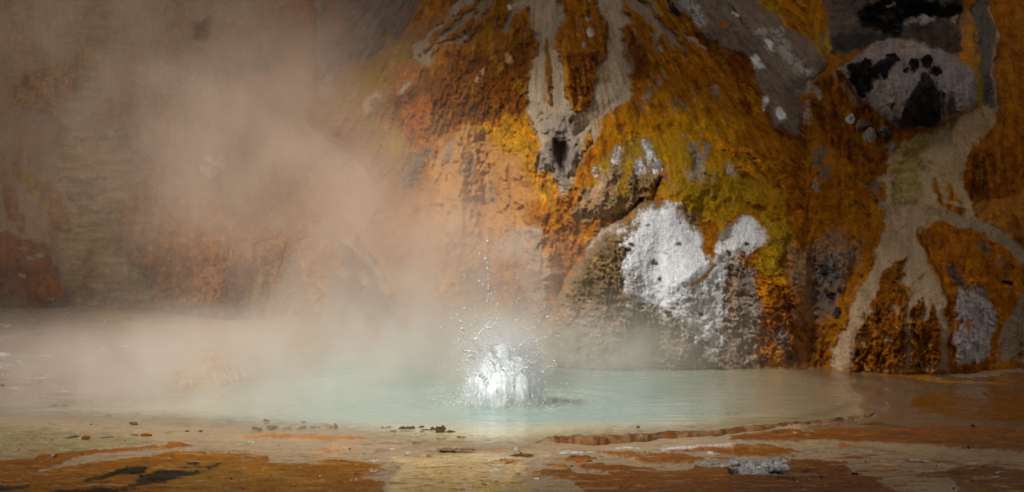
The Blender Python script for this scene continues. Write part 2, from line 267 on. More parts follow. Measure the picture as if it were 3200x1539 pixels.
    p.P(R7((1140,190),(1250,240),(1280,420),(1200,560),(1080,480),(1120,380)), OY, YO, f=20, w=18, kind='f')
    # ---- right foot
    p.P(R8((230,180),(330,140),(470,110),(545,180),(520,260),(430,420),(380,520),(290,460),(230,300)), lin((176,136,104),K), lin((150,112,84),K), f=22, w=20, kind='f', r=1.2)
    p.P(R8((345,235),(420,205),(460,250),(455,310),(390,352),(340,335)), DG, GR, f=10, w=12, kind='f', r=2.)
    p.P(R8((340,320),(400,350),(430,420),(380,480),(330,430)), GR, BR, f=14, w=12, kind='f', r=1.6)
    for q, s in (((408,378),17),((432,445),12),((445,350),9),((475,208),14),((550,290),7)): p.S(R8(q, (q[0]+4, q[1]+12)), (s, s*.7), BK if s != 14 else GR, DG, f=5, w=9)
    p.P(R8((250,480),(420,520),(490,430),(520,400),(430,600),(415,700),(180,700),(220,600)), lin((132,80,16),K), DO, f=16, w=16, kind='v', r=1.5)
    p.P(R4((150,400),(260,410),(330,590),(440,640),(510,720),(480,850),(400,1000),(250,900),(150,720),(60,650),(80,450)), RB, DO, f=14, w=16, kind='v', r=1.2)
    p.S(R4((500,730),(440,860),(400,960),(300,1030)), (14,20,20,10), RB, DO, f=12, w=14)
    p.P(R4((120,1020),(240,900),(400,990),(460,1060),(460,1180),(300,1130)), OR, DO, f=16, w=18, kind='f', r=1.7)
    for q, s in (((110,840),20),((90,900),16),((140,960),18),((80,1020),14),((420,1030),15),((435,1130),14),((500,800),10),((480,820),8),((40,580),12),((45,650),10),((90,500),10)):
        p.S(R4(q, (q[0]+6, q[1]+20)), (s, s*.8), GR, GB if s < 15 else BR, f=7, w=11, kind='f', brk=-.2)
    p.S(R4((180,390),(230,450),(300,560),(330,610)), (8,10,9,4), PB, lin((180,120,40),K), f=5, w=6, brk=-.3)
    # black topped spring cone and the bank above it
    p.P(R4((100,-200),(900,-200),(900,40),(880,130),(890,310),(850,330),(540,200),(330,290),(190,290),(140,140)), lin((128,110,98),K), lin((96,82,74),K), f=22, w=26, kind='h', r=1.)
    p.P(R4((330,80),(400,20),(520,-30),(880,20),(888,75),(840,120),(760,100),(660,90),(590,130),(560,195),(470,195),(430,160),(330,170),(310,130)), BK, DG, f=7, w=12, kind='h', r=1.8, lo=-.1, hi=1.)
    p.P(R4((180,200),(440,170),(540,198),(400,250),(330,282),(190,285)), DG, lin((52,46,46),K), f=8, w=10, kind='f')
    p.P(R4((580,155),(700,110),(830,130),(880,200),(895,300),(800,300),(700,250),(600,205)), lin((112,92,80),K), lin((70,58,50),K), f=10, w=12, kind='f', r=1.7)
    p.S(R4((600,135),(640,110),(720,105),(750,130)), (7,9,8,4), WH, GR, f=5, w=9, brk=-.05); p.S(R4((480,50),(520,22)), (4,4), GB, f=4, w=8); p.S(R4((840,120),(860,85)), (4,4), GB, f=4, w=6)
    p.P(R4((-100,-200),(90,-200),(110,0),(160,110),(170,180),(150,300),(130,260),(90,220),(0,190),(-100,140)), lin((166,104,12),K), OR, f=5, w=8, kind='v')
    p.P(R4((95,200),(130,160),(160,170),(180,260),(150,310)), lin((150,126,84),K), YO, f=5, w=8, kind='v')
    p.P(R4((200,370),(270,350),(330,298),(420,240),(540,203),(650,228),(760,260),(860,310),(950,370),(985,450),(992,560),(960,612),(880,642),(720,712),(560,718),(500,690),(420,620),(340,560),(270,450)), lin((190,178,178),K), lin((128,114,110),K), f=5, w=8, kind='f', r=1.3)
    p.P(R4((550,230),(660,235),(740,260),(700,290),(560,290)), lin((150,128,112),K), lin((190,176,170),K), f=10, w=12, kind='h')
    p.P(R4((780,500),(850,560),(890,630),(800,660),(770,600)), lin((110,92,80),K), GR, f=10, w=10, kind='f', r=1.5)
    p.P(R4((420,470),(520,430),(560,520),(540,640),(480,610),(400,540)), lin((140,126,120),K), lin((176,164,160),K), f=14, w=12, kind='f')
    p.P(R4((500,620),(560,640),(560,715),(500,690)), lin((110,92,84),K), f=8, w=10)
    p.P(R4((250,372),(310,345),(375,320),(395,330),(395,380),(450,350),(480,310),(520,300),(552,320),(520,370),(470,440),(440,420),(400,450),(385,500),(345,548),(320,500),(290,460)), BK, lin((36,32,32),K), f=3, w=9, kind='f', r=2.4, h=.12)
    for q in (((600,340),(630,318),(660,350),(640,405),(600,392)), ((650,330),(700,303),(737,340),(730,382),(690,372)), ((735,372),(780,376),(786,400),(760,432),(728,402)), ((570,370),(590,375),(585,400),(565,395)), ((780,500),(806,508),(800,540),(788,535)), ((750,440),(765,450),(758,466)), ((505,575),(520,570),(518,596),(500,600))):
        p.P(R4(*q), BK, lin((36,32,32),K), f=3, w=7, kind='f', r=2.2, h=.1)
    p.P(R4((680,398),(710,408),(760,478),(788,570),(782,640),(740,692),(620,716),(548,704),(556,600),(600,530),(640,450)), lin((28,25,25),K), lin((50,45,46),K), f=4, w=7, kind='f', r=1.2)
    # streams of the right fan
    p.P(R4((1080,-200),(1700,-200),(1700,1400),(1239,1239),(1100,1110),(980,1130),(900,1080),(885,980),(940,810),(1010,760),(1080,680),(1050,640),(1100,570),(1075,450),(1080,300),(1090,150)), lin((152,84,10),K), lin((176,108,18),K), f=5, w=8, kind='n', r=1.)
    p.P(R4((880,990),(930,830),(1010,800),(1120,860),(1100,1100),(980,1130),(900,1080)), RB, DO, f=14, w=16, kind='v', r=1.2)
    p.P(R4((960,1140),(1100,1110),(1239,1060),(1500,1000),(1500,1300),(1020,1300)), lin((186,128,70),K), OR, f=8, w=12, kind='f', r=1.)
    p.P(R4((875,90),(930,60),(1010,230),(1010,330),(940,370),(890,340)), lin((186,130,84),K), OR, f=7, w=10, kind='v', r=1.1)
    p.S(R4((1010,60),(1045,200),(1040,330),(1020,400),(1050,480),(1060,590)), (34,28,27,24,26,24), lin((128,120,114),K), lin((108,98,90),K), f=4, w=8, kind='f', r=.3, h=-.08)
    p.S(R4((1055,50),(1088,170),(1078,300),(1055,400),(1085,500),(1080,600)), (4,4,3,3,4,4), PB, lin((190,150,90),K), f=4, w=5)
    p.S(R4((1000,300),(965,360),(990,430),(1000,590)), (5,5,6,7), YO, lin((170,140,40),K), f=4, w=5, brk=-.4)
    p.S(R4((1035,420),(1050,480),(1045,580)), (12,14,10), lin((86,80,72),K), GR, f=7, w=9, kind='f', brk=-.2)
    p.P(R4((720,722),(880,642),(985,602),(1090,600),(1080,680),(1000,770),(940,810),(905,920),(880,990),(930,1080),(990,1210),(1020,1300),(440,1300),(475,1150),(455,1030),(410,1000),(470,950),(490,900),(470,880),(540,820),(600,770)), lin((216,190,150),K), lin((184,154,116),K), f=7, w=12, kind='n', r=.5, h=-.04)
    p.P(R4((520,870),(640,760),(720,730),(700,850),(640,900),(680,1000),(640,1100),(500,1080),(520,960)), lin((166,140,60),K), CR, f=16, w=18, kind='h', r=.7)
    for q, s in (((520,960),15),((600,850),18),((540,1100),22),((690,910),14),((610,1100),10),((510,1030),12)): p.S(R4(q, (q[0]+26, q[1]+8)), (s, s*.8), OL, lin((150,130,70),K), f=9, w=12, kind='f', brk=0.)
    p.P(R4((722,980),(750,995),(790,1110),(880,1150),(912,1165),(905,1239),(800,1150),(745,1100)), DO, OR, f=4, w=7, kind='v', r=1.1)
    p.P(R4((818,995),(850,1025),(892,1140),(840,1110)), DO, OR, f=4, w=7, kind='v', r=1.1)
    p.P(R4((598,1168),(700,1158),(708,1230),(600,1242)), OR, DO, f=5, w=9, kind='h')
    p.P(R8((640,-10),(620,160),(560,310),(490,440),(430,600),(415,705),(930,705),(935,540),(915,430),(880,310),(820,190),(780,90),(840,60),(820,-10)), lin((216,188,154),K), lin((182,152,122),K), f=6, w=11, kind='v', r=.4, h=-.05)
    p.S(R8((845,20),(960,50),(1090,95),(1190,150),(1254,215),(1400,330)), (16,17,18,18,18,20), lin((184,158,122),K), GB, f=4, w=7, r=.4, h=-.05)
    p.P(R8((800,84),(900,62),(1020,84),(1140,135),(1195,200),(1240,275),(1254,350),(1220,430),(1160,470),(1140,665),(1092,665),(1110,540),(1125,460),(1060,400),(980,350),(920,420),(935,560),(972,655),(928,690),(935,560),(890,350),(830,200)), lin((196,112,14),K), lin((160,92,14),K), f=4, w=9, kind='h', r=1.2, h=.04)
    p.S(R8((640,60),(610,200),(550,330),(480,460),(430,600)), (3,4,6,6,4), RB, OR, f=5, w=7)
    p.S(R8((790,95),(840,200),(890,310),(925,430),(945,560),(955,650)), (3,5,4,4,8,8), DO, RB, f=5, w=7)
    p.S(R8((850,90),(930,110),(950,150)), (8,14,10), lin((206,110,14),K), OR, f=10, w=12)
    p.P(R8((655,245),(745,225),(705,315),(772,360),(742,425),(735,690),(505,700),(520,540),(590,450),(612,350)), lin((160,92,12),K), DO, f=4, w=10, kind='f', r=1.9, h=.08)
    p.P(R8((758,450),(812,395),(820,450),(800,520),(835,480),(865,412),(885,480),(893,560),(885,690),(760,700)), lin((150,86,12),K), DO, f=4, w=10, kind='f', r=2., h=.08)
    p.P(R8((500,560),(560,480),(600,600),(640,690),(500,700)), RB, DO, f=14, w=14, kind='f', a=.8, r=2.)
    p.S(R8((548,360),(575,400),(570,470)), (8,9,3), lin((180,158,124),K), f=5, w=7)
    for q, s in (((690,440),14),((560,350),5),((770,345),7),((548,440),8),((755,380),6),((770,310),5),((795,290),4),((660,560),8)): p.S(R8(q, (q[0]+5, q[1]+14)), (s, s*.7), GB if s != 5 else DO, TN, f=6, w=9, brk=-.15)
    for i in range(26):
        a, b = RNG.uniform(520, 900), RNG.uniform(450, 690); s = RNG.uniform(2, 6)
        p.S(R8((a, b), (a+RNG.uniform(-4, 4), b+RNG.uniform(4, 16))), (s, s*.6), lin((186,150,100),K) if RNG.random() < .4 else RB, f=4, w=8, brk=-.1)
    p.P(R8((1254,370),(1205,440),(1165,500),(1138,670),(1500,690),(1500,350)), lin((172,146,124),K), lin((150,126,106),K), f=6, w=9, r=.6)
    p.P(R8((978,350),(1040,355),(1120,440),(1127,480),(1105,600),(1075,665),(968,692),(965,600),(945,530),(958,440)), lin((222,212,214),K), lin((180,166,168),K), f=6, w=10, kind='f', r=1.3, h=.05)
    p.S(R8((950,520),(975,500)), (16,12), OR, DO, f=6, w=10, brk=-.25); p.S(R8((1008,500),(1010,540)), (7,6), OR, f=5, w=8)
    p.P(R8((912,255),(952,252),(1014,330),(994,347),(940,292)), GR, DG, f=4, w=7, kind='f', r=1.4)
    p.S(R8((1030,350),(1060,370),(1100,410)), (7,11,5), GR, lin((150,146,150),K), f=5, w=7)
    p.S(R8((1075,160),(1105,180)), (12,10), GR, DG, f=7, w=8); p.S(R8((1170,320),(1195,328)), (7,6), BK, f=3, w=6); p.S(R8((1140,240),(1160,245)), (10,8), GR, f=6, w=8, a=.7)
    p.P(R8((1215,610),(1262,560),(1400,560),(1400,690),(1225,665)), lin((210,200,190),K), DO, f=6, w=10, kind='f', brk=-.1, r=1.8)
    # ---- hazy foot behind the geyser
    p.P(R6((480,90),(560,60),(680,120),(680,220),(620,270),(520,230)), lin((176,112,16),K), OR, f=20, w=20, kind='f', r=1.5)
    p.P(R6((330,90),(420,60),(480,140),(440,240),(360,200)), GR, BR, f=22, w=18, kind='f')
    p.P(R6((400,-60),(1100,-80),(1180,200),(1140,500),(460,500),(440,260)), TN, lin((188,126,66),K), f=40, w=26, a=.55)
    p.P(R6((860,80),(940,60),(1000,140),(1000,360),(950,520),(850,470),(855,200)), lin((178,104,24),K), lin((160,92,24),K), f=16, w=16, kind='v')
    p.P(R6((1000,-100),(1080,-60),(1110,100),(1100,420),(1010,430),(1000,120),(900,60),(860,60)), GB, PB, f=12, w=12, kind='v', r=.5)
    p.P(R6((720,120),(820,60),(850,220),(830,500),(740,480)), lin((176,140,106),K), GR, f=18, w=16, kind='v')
    OUTP = OV((848,596),(900,588),(935,640),(962,680),(995,742),(985,800),(830,800),(828,700),(862,670))
    p.P(OUTP, lin((132,114,108),K), lin((98,82,78),K), f=6, w=8, kind='f', r=1.2)
    p.S(OV((850,612),(880,600),(915,640),(950,690),(985,735)), (10,14,10,8,6), lin((176,158,146),K), GB, f=8, w=8, brk=-.3)
    p.S(OV((850,690),(900,684),(930,720)), (12,14,8), lin((170,152,140),K), f=10, w=8, a=.8)
    p.P(R6((180,-40),(260,-20),(330,130),(370,270),(340,300),(260,120)), PB, TN, f=12, w=10, r=.6, a=.6)
    # fall-line streaks and speckle all over
    rg_ = np.clip(p.rough, .3, 1.6)
    mixn = sst(.05, .55, fbm(p.fu*3.1, p.v*2., 5, 461, .65))*sst(.8, 1.2, p.rough)*sst(1050, 1300, px)
    dk = sst(.1, .5, fbm(p.fu*6, p.v*3.4, 5, 471, .65))*sst(.8, 1.3, p.rough)*sst(1050, 1300, px)
    och = sst(.55, .85, 1-p.c[..., 2]/np.maximum(p.c[..., 0], 1e-4)); mixn = mixn*och; dk = dk*(.25+.75*och)
    hi_ = och*sst(.15, .55, fbm(p.fu*7, p.v*5, 4, 476, .65))*sst(.9, 1.3, p.rough)*sst(1050, 1300, px)
    p.c = p.c*(1-.4*mixn[..., None])+YO*.4*mixn[..., None]; p.c = p.c*(1-.75*dk[..., None])+(p.c*.3+RB*.3)*.75*dk[..., None]
    p.c = p.c*(1+.55*hi_[..., None])
    st = 1+.26*p.vs*rg_+.40*p.n2*rg_+.18*p.gr*rg_
    p.c = p.c*np.clip(st, .35, 1.7)[..., None]
    return p

BX = np.array([-2500,-400,0,470,900,1150,1400,1800,2400,3000,3200,5600], float)
BY = np.array([950,952,955,960,1010,1070,1120,1148,1152,1162,1152,1150], float)
def base_line(px): return np.interp(px, BX, BY)+7*fbm(np.asarray(px, float)/110., np.asarray(px, float)*0+.3, 4, 777)
YB_S = None
def relief(px, py, p):
    u, v = px/160, py/160
    r = .30*fbm(u*.55, v*.45, 3, 301)+.16*fbm(u*2.0, v*.9, 3, 311)
    g = ridge(p.fu*1.6+.4*p.wx, v*.5, 3, 321)
    md = sst(-20, 200, poly_sd(MOUND, px, py))
    r = r-.17*(g-.55)-.05*p.vs-md*.34*(ridge(p.fu*.75+.3*p.wx, v*.22, 2, 327)-.55)
    crust = fbm(p.fu*5, v*3., 5, 331, .65)*.065+.042*(ridge(p.fu*9, v*6, 3, 341)-.5)+.016*p.gr
    return r, crust*p.rough
def hill_depth(px, py):
    b = base_line(px)
    k = np.ones(41)/41
    xs = np.linspace(-2600, 5700, 4151); yb = np.convolve(np.pad(ground_y(xs, base_line(xs)), 20, mode='edge'), k, 'valid')
    Yb = np.interp(px, xs, yb)
    up = np.maximum(b-py, 0)/150
    leanR = .55*up+.06*up*up; leanL = .35*up+.05*up*up
    t = sst(900, 1900, px)
    return Yb+leanL*(1-t)+leanR*t

def bump_of(P, px, py, H, Rr, w=0, p=None, under=.12, soft=0.):
    x, y = (px+w*p.wx, py+w*p.wy) if p is not None else (px, py)
    d = poly_sd(P, x, y)
    q = 1-np.clip(d/Rr, 0, 1)
    prof = np.sqrt(np.maximum(1-q*q, 0))*(1-soft)+(1-q*q*(3-2*q))*soft
    return np.where(d > 0, H*prof, d*.02)-under*np.where(d > 0, np.exp(-d/12.), 1), d

MOUND = np.array([(1500,-700),(1440,0),(1310,110),(1090,215),(1020,290),(950,375),(1000,430),(1090,480),(1180,570),(1200,660),(1180,800),(1120,1000),(1100,1400),(2300,1400),(2460,1000),(2520,700),(2500,430),(2330,230),(2150,70),(2080,-60),(2060,-700)], float)
WHITE = R7((10,640),(60,540),(130,400),(200,325),(320,235),(450,150),(600,110),(760,90),(950,105),(1150,190),(1260,330),(1230,480),(1170,600),(1150,800),(1130,1000),(1110,1300),(-150,1300),(-120,900),(-60,760))
CONE = R4((190,380),(270,345),(330,295),(420,238),(540,200),(650,225),(760,257),(860,307),(955,368),(990,450),(996,560),(962,616),(880,648),(720,718),(560,726),(495,695),(415,625),(335,565),(262,455))
FACE = R4((680,392),(712,404),(764,476),(792,570),(786,644),(742,698),(620,722),(542,710),(550,600),(595,528),(636,448))
OUTC = OV((848,596),(900,588),(935,640),(962,680),(995,742),(985,800),(830,800),(828,700),(862,670))
KNOLL = Q8((-900,570),(0,615),(120,645),(295,725),(346,826),(352,880),(408,942),(420,1085),(340,1150),(-900,1150))
SPUR = OV((295,520),(330,465),(420,390),(470,430),(560,510),(640,560),(730,600),(700,700),(665,770),(650,900),(470,900),(374,800),(388,718),(325,660),(285,600))
NOTCH = R2((1282,668),(1312,684),(1347,680),(1356,720),(1337,800),(1340,870),(1310,815),(1288,735))

def mesh_grid(name, X, Y, Zc, keep=None):
    n, m = X.shape; idx = np.arange(n*m).reshape(n, m)
    q = np.stack([idx[:-1, :-1], idx[1:, :-1], idx[1:, 1:], idx[:-1, 1:]], -1).reshape(-1, 4)
    co_ = np.stack([X, Y, Zc], -1).reshape(-1, 3)
    remap = None
    if keep is not None:
        k = keep.reshape(-1); q = q[k[q].all(1)]
        used = np.zeros(n*m, bool); used[q.reshape(-1)] = True
        remap = np.cumsum(used)-1; q = remap[q]; co_ = co_[used]
    else: used = np.ones(n*m, bool)
    me = bpy.data.meshes.new(name)
    me.vertices.add(len(co_)); me.vertices.foreach_set('co', co_.astype(np.float32).ravel())
    me.loops.add(q.size); me.loops.foreach_set('vertex_index', q.astype(np.int32).ravel())
    me.polygons.add(len(q)); me.polygons.foreach_set('loop_start', np.arange(0, q.size, 4, dtype=np.int32))
    me.update(calc_edges=True); me.shade_smooth()
    return me, used
def attr(me, name, vals):
    if vals.ndim == 2:
        a = me.attributes.new(name, 'FLOAT_COLOR', 'POINT'); v = np.ones((len(vals), 4), np.float32); v[:, :3] = np.clip(vals, 0, .95); a.data.foreach_set('color', v.ravel())
    else:
        a = me.attributes.new(name, 'FLOAT', 'POINT'); a.data.foreach_set('value', vals.astype(np.float32))
def link(name, me, mat, parent=None, **props):
    o = bpy.data.objects.new(name, me); COL.objects.link(o)
    if mat: me.materials.append(mat)
    if parent: o.parent = parent
    for k, v in props.items(): o[k] = v
    return o

# ------------------------------------------------------------------ materials
def nodes(name):
    m = bpy.data.materials.new(name); m.use_nodes = True; t = m.node_tree; t.nodes.clear()
    def N(typ, **k):
        n = t.nodes.new(typ)
        for a, b in k.items():
            if a.startswith('i_'): n.inputs[int(a[2:]) if a[2:].isdigit() else a[2:].replace('_', ' ')].default_value = b
            else: setattr(n, a, b)
        return n
    def L(a, b): t.links.new(a, b)
    return m, N, L
def mineral(name, rough=.8, bump=.5, bdist=.02, spec=.3, mott=.3, scale=18., wetr=.18):
    m, N, L = nodes(name)
    out = N('ShaderNodeOutputMaterial'); b = N('ShaderNodeBsdfPrincipled'); L(b.outputs[0], out.inputs[0])
    at = N('ShaderNodeAttribute', attribute_name='pigment'); wt = N('ShaderNodeAttribute', attribute_name='wet')
    tc = N('ShaderNodeTexCoord')
    n1 = N('ShaderNodeTexNoise'); n1.inputs['Scale'].default_value = scale; n1.inputs['Detail'].default_value = 6; n1.inputs['Roughness'].default_value = .7
    L(tc.outputs['Object'], n1.inputs['Vector'])
    mr = N('ShaderNodeMapRange'); mr.inputs[1].default_value = .25; mr.inputs[2].default_value = .75; mr.inputs[3].default_value = 1-mott; mr.inputs[4].default_value = 1+mott
    L(n1.outputs['Fac'], mr.inputs[0])
    mx = N('ShaderNodeVectorMath', operation='SCALE'); L(at.outputs['Color'], mx.inputs[0]); L(mr.outputs[0], mx.inputs['Scale'])
    L(mx.outputs[0], b.inputs['Base Color'])
    rr = N('ShaderNodeMapRange'); rr.inputs[3].default_value = rough; rr.inputs[4].default_value = wetr; L(wt.outputs['Fac'], rr.inputs[0]); L(rr.outputs[0], b.inputs['Roughness'])
    sp_ = N('ShaderNodeMapRange'); sp_.inputs[3].default_value = spec; sp_.inputs[4].default_value = spec+.3; L(wt.outputs['Fac'], sp_.inputs[0]); L(sp_.outputs[0], b.inputs['Specular IOR Level'])
    n2 = N('ShaderNodeTexNoise'); n2.inputs['Scale'].default_value = scale*1.7; n2.inputs['Detail'].default_value = 5; n2.inputs['Roughness'].default_value = .65; L(tc.outputs['Object'], n2.inputs['Vector'])
    bp = N('ShaderNodeBump'); bp.inputs['Distance'].default_value = bdist
    st = N('ShaderNodeMapRange'); st.inputs[3].default_value = bump; st.inputs[4].default_value = bump*.12; L(wt.outputs['Fac'], st.inputs[0]); L(st.outputs[0], bp.inputs['Strength'])
    L(n2.outputs['Fac'], bp.inputs['Height']); L(bp.outputs[0], b.inputs['Normal'])
    return m
M_CLIFF = mineral('mineral_crust', .85, .8, .045, .1, .32, 14)
M_GROUND = mineral('mineral_flat', .75, .7, .02, .14, .30, 11, .10)
M_ROCK = mineral('rock_crust', .85, .8, .02, .2, .35, 22)

# ------------------------------------------------------------------ build hillside and the formations on it
pxs = np.concatenate([np.linspace(-2400, -70, 110, endpoint=False), np.arange(-70, 3270, 3.0), np.linspace(3270, 5500, 100)])
pys = np.concatenate([np.linspace(-1300, -60, 60, endpoint=False), np.arange(-60, 1210, 3.0), np.linspace(1210, 1300, 10)])
PX, PY = np.meshgrid(pxs, pys, indexing='xy')
PA = paint_cliff(PX, PY)
REL, CRUST = relief(PX, PY, PA)
YH = hill_depth(PX, PY)
for lx, ly, lsx, lsy, lh in ((2390,930,150,240,.75), (2880,980,190,230,1.0), (3300,330,190,330,1.3), (2170,520,300,150,.55), (2330,330,110,260,.5), (2640,560,110,170,.7), (3060,900,80,200,.5), (230,800,200,160,.5), (600,820,230,200,.9), (330,240,220,160,.8), (960,200,110,260,.9)):
    YH -= lh*np.exp(-(((PX-lx)/lsx)**2+((PY-ly)/lsy)**2))
for lx, ly, lsx, lsy, lh in ((2560,900,50,330,.6), (3080,260,45,240,.5), (2850,70,220,90,.9), (2780,560,90,170,.5), (1180,650,90,300,.5), (750,300,130,300,.8)):
    YH += lh*np.exp(-(((PX-lx)/lsx)**2+((PY-ly)/lsy)**2))
# terraces in the cream cascade on the left
tm = sst(-20, 20, poly_sd(Q8((340,-250),(330,200),(350,300),(370,420),(410,600),(380,700),(430,900),(470,1075),(880,1060),(920,960),(780,800),(690,770),(690,560),(720,460),(800,240),(770,-250)), PX, PY))
ph = (PY+46*PA.wx+14*PA.n1)/52.0
YH = YH+tm*(.10+.10*PA.n1)*((ph-np.floor(ph))-.5)*sst(0, .15, ph-np.floor(ph))
Ybase = YH+REL
CRUST = CRUST*np.clip(PA.rough, .3, 2)**.4
Yhill = Ybase-CRUST-PA.h*.9
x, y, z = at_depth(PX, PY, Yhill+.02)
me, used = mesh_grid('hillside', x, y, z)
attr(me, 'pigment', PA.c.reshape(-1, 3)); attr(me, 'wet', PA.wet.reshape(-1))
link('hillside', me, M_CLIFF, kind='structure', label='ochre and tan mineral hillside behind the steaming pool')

def formation(name, P, H, Rr, label, cat, w=0, parent=None, base=None, group=None, under=.12, soft=0.):
    base = Ybase if base is None else base
    b, d = bump_of(P, PX, PY, H, Rr, w, PA, under, soft)
    if name in ('sinter_mound', 'mineral_mound'):
        foot = .38+.62*np.clip((1165-PY)/(430. if name == 'sinter_mound' else 700.), 0, 1); b = np.where(b > 0, b*foot, b)
    Yf = base-b
    keep = d > -10
    Yc = Yf-CRUST-PA.h*.9
    if name == 'mineral_mound':          # the little cave between the two streams
        nd = poly_sd(NOTCH, PX+5*PA.wx, PY+5*PA.wy)
        Yc = Yc+.75*sst(-3, 20, nd)-.22*np.exp(-((nd+26)/22.)**2)*sst(560, 480, PY)
        od = poly_sd(R2((1150,460),(1400,560),(1670,420),(1560,560),(1430,760),(1345,930),(1308,935),(1220,800),(1190,640)), PX, PY)
        Yc = Yc+.8*sst(-10, 110, od)
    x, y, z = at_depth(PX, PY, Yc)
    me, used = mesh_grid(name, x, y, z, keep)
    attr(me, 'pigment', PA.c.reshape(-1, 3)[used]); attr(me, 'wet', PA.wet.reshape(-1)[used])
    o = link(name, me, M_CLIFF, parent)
    if not parent:
        o['label'] = label; o['category'] = cat
        if group: o['group'] = group
    return o, Yf
_, YM = formation('mineral_mound', MOUND, 2.3, 620, 'huge rust orange mineral mound split by pale V-shaped streams and a small cave', 'mound', w=6, under=.03, soft=sst(1350, 1600, PX)*.9+.05)
YM = np.minimum(YM, Ybase)
formation('rock_outcrop', Q6((1110,260),(1200,300),(1290,450),(1295,680),(1240,745),(1120,850),(930,1000),(800,1030),(560,1040),(520,900),(640,700),(700,450),(850,330),(1000,290)), .26, 60, 'lumpy grey and ochre outcrop right of the little cave, below the orange mound', 'outcrop', w=6, base=YM, under=.03, soft=.7)
formation('pale_bank', R3((560,-400),(1040,-400),(1040,-20),(1160,80),(1290,120),(1380,220),(1475,310),(1495,370),(1460,430),(1390,505),(1330,590),(1350,640),(1340,740),(1330,840),(1265,830),(1185,775),(1145,680),(1095,560),(1065,440),(1035,370),(1000,325),(890,285),(770,225),(735,160),(680,115),(620,105),(535,65)), .5, 80, 'long grey beige bank with white crust slanting down beside the orange mound', 'bank', w=6, base=np.minimum(YM, Ybase), under=.03, soft=.5)
_, YW = formation('sinter_mound', WHITE, 1.15, 330, 'rounded grey mound capped with bright white crust at the pool edge', 'mound', w=5, base=YM-REL*.85-.05, under=.2, soft=sst(2000, 2200, PX)*.95)
co_o, YC = formation('spring_cone', CONE, 1.3, 190, 'pale grey crusted cone topped with black lumps, upper right', 'rock', w=4, under=.1)
formation('black_boulder', FACE, .35, 70, 'black triangular boulder set in the front of the pale crusted cone', 'boulder', w=3, base=np.minimum(YC, Ybase), under=.06)
formation('grey_outcrop', OUTC, 1.2, 130, 'hooded grey brown rock outcrop half hidden in steam left of the geyser', 'rock', w=5, base=np.minimum(Ybase, YM)-.2, under=.3)
formation('orange_knoll', KNOLL, .8, 160, 'dark rust knoll at the left edge above the beige flat', 'knoll', w=5, soft=.6)
formation('ochre_spur', SPUR, .9, 180, 'broad ochre spur between the cream terraces and the thick steam', 'spur', w=5, soft=.7)

def cliff_depth(px, py):
    j = int(np.argmin(abs(pxs-px))); i = int(np.argmin(abs(pys-py)))
    return float(min(Ybase[i, j], YM[i, j] if abs(YM[i, j]-Ybase[i, j]) > .2 else Ybase[i, j], YW[i, j] if poly_sd(WHITE, np.array([px]), np.array([py]))[0] > 8 else 99, YC[i, j] if poly_sd(CONE, np.array([px]), np.array([py]))[0] > 8 else 99))

# ------------------------------------------------------------------ ground
gx = np.concatenate([np.linspace(-9000, -90, 70, endpoint=False), np.arange(-90, 3290, 3.2), np.linspace(3290, 12000, 70)])
gp = np.concatenate([np.linspace(905, 940, 12, endpoint=False), np.arange(940, 1250, 2.2), np.arange(1250, 1570, 1.7), np.linspace(1575, 2500, 40), np.array([2800, 3400, 4500, 6500, 9000])])
GX, GY = np.meshgrid(gx, gp, indexing='xy')
WATER = np.array([(2690,1266),(2670,1232),(2620,1196),(2520,1168),(2400,1146),(2200,1130),(1700,1120),(1300,1110),(1080,1130),(900,1180),(640,1222),(380,1255),(160,1268),(-300,1282),(-1400,1290),(-1400,1340),(-300,1312),(0,1302),(400,1318),(700,1335),(1000,1352),(1300,1384),(1450,1398),(1600,1398),(1720,1384),(1842,1373),(2100,1362),(2300,1346),(2477,1331),(2583,1313),(2654,1290)], float)
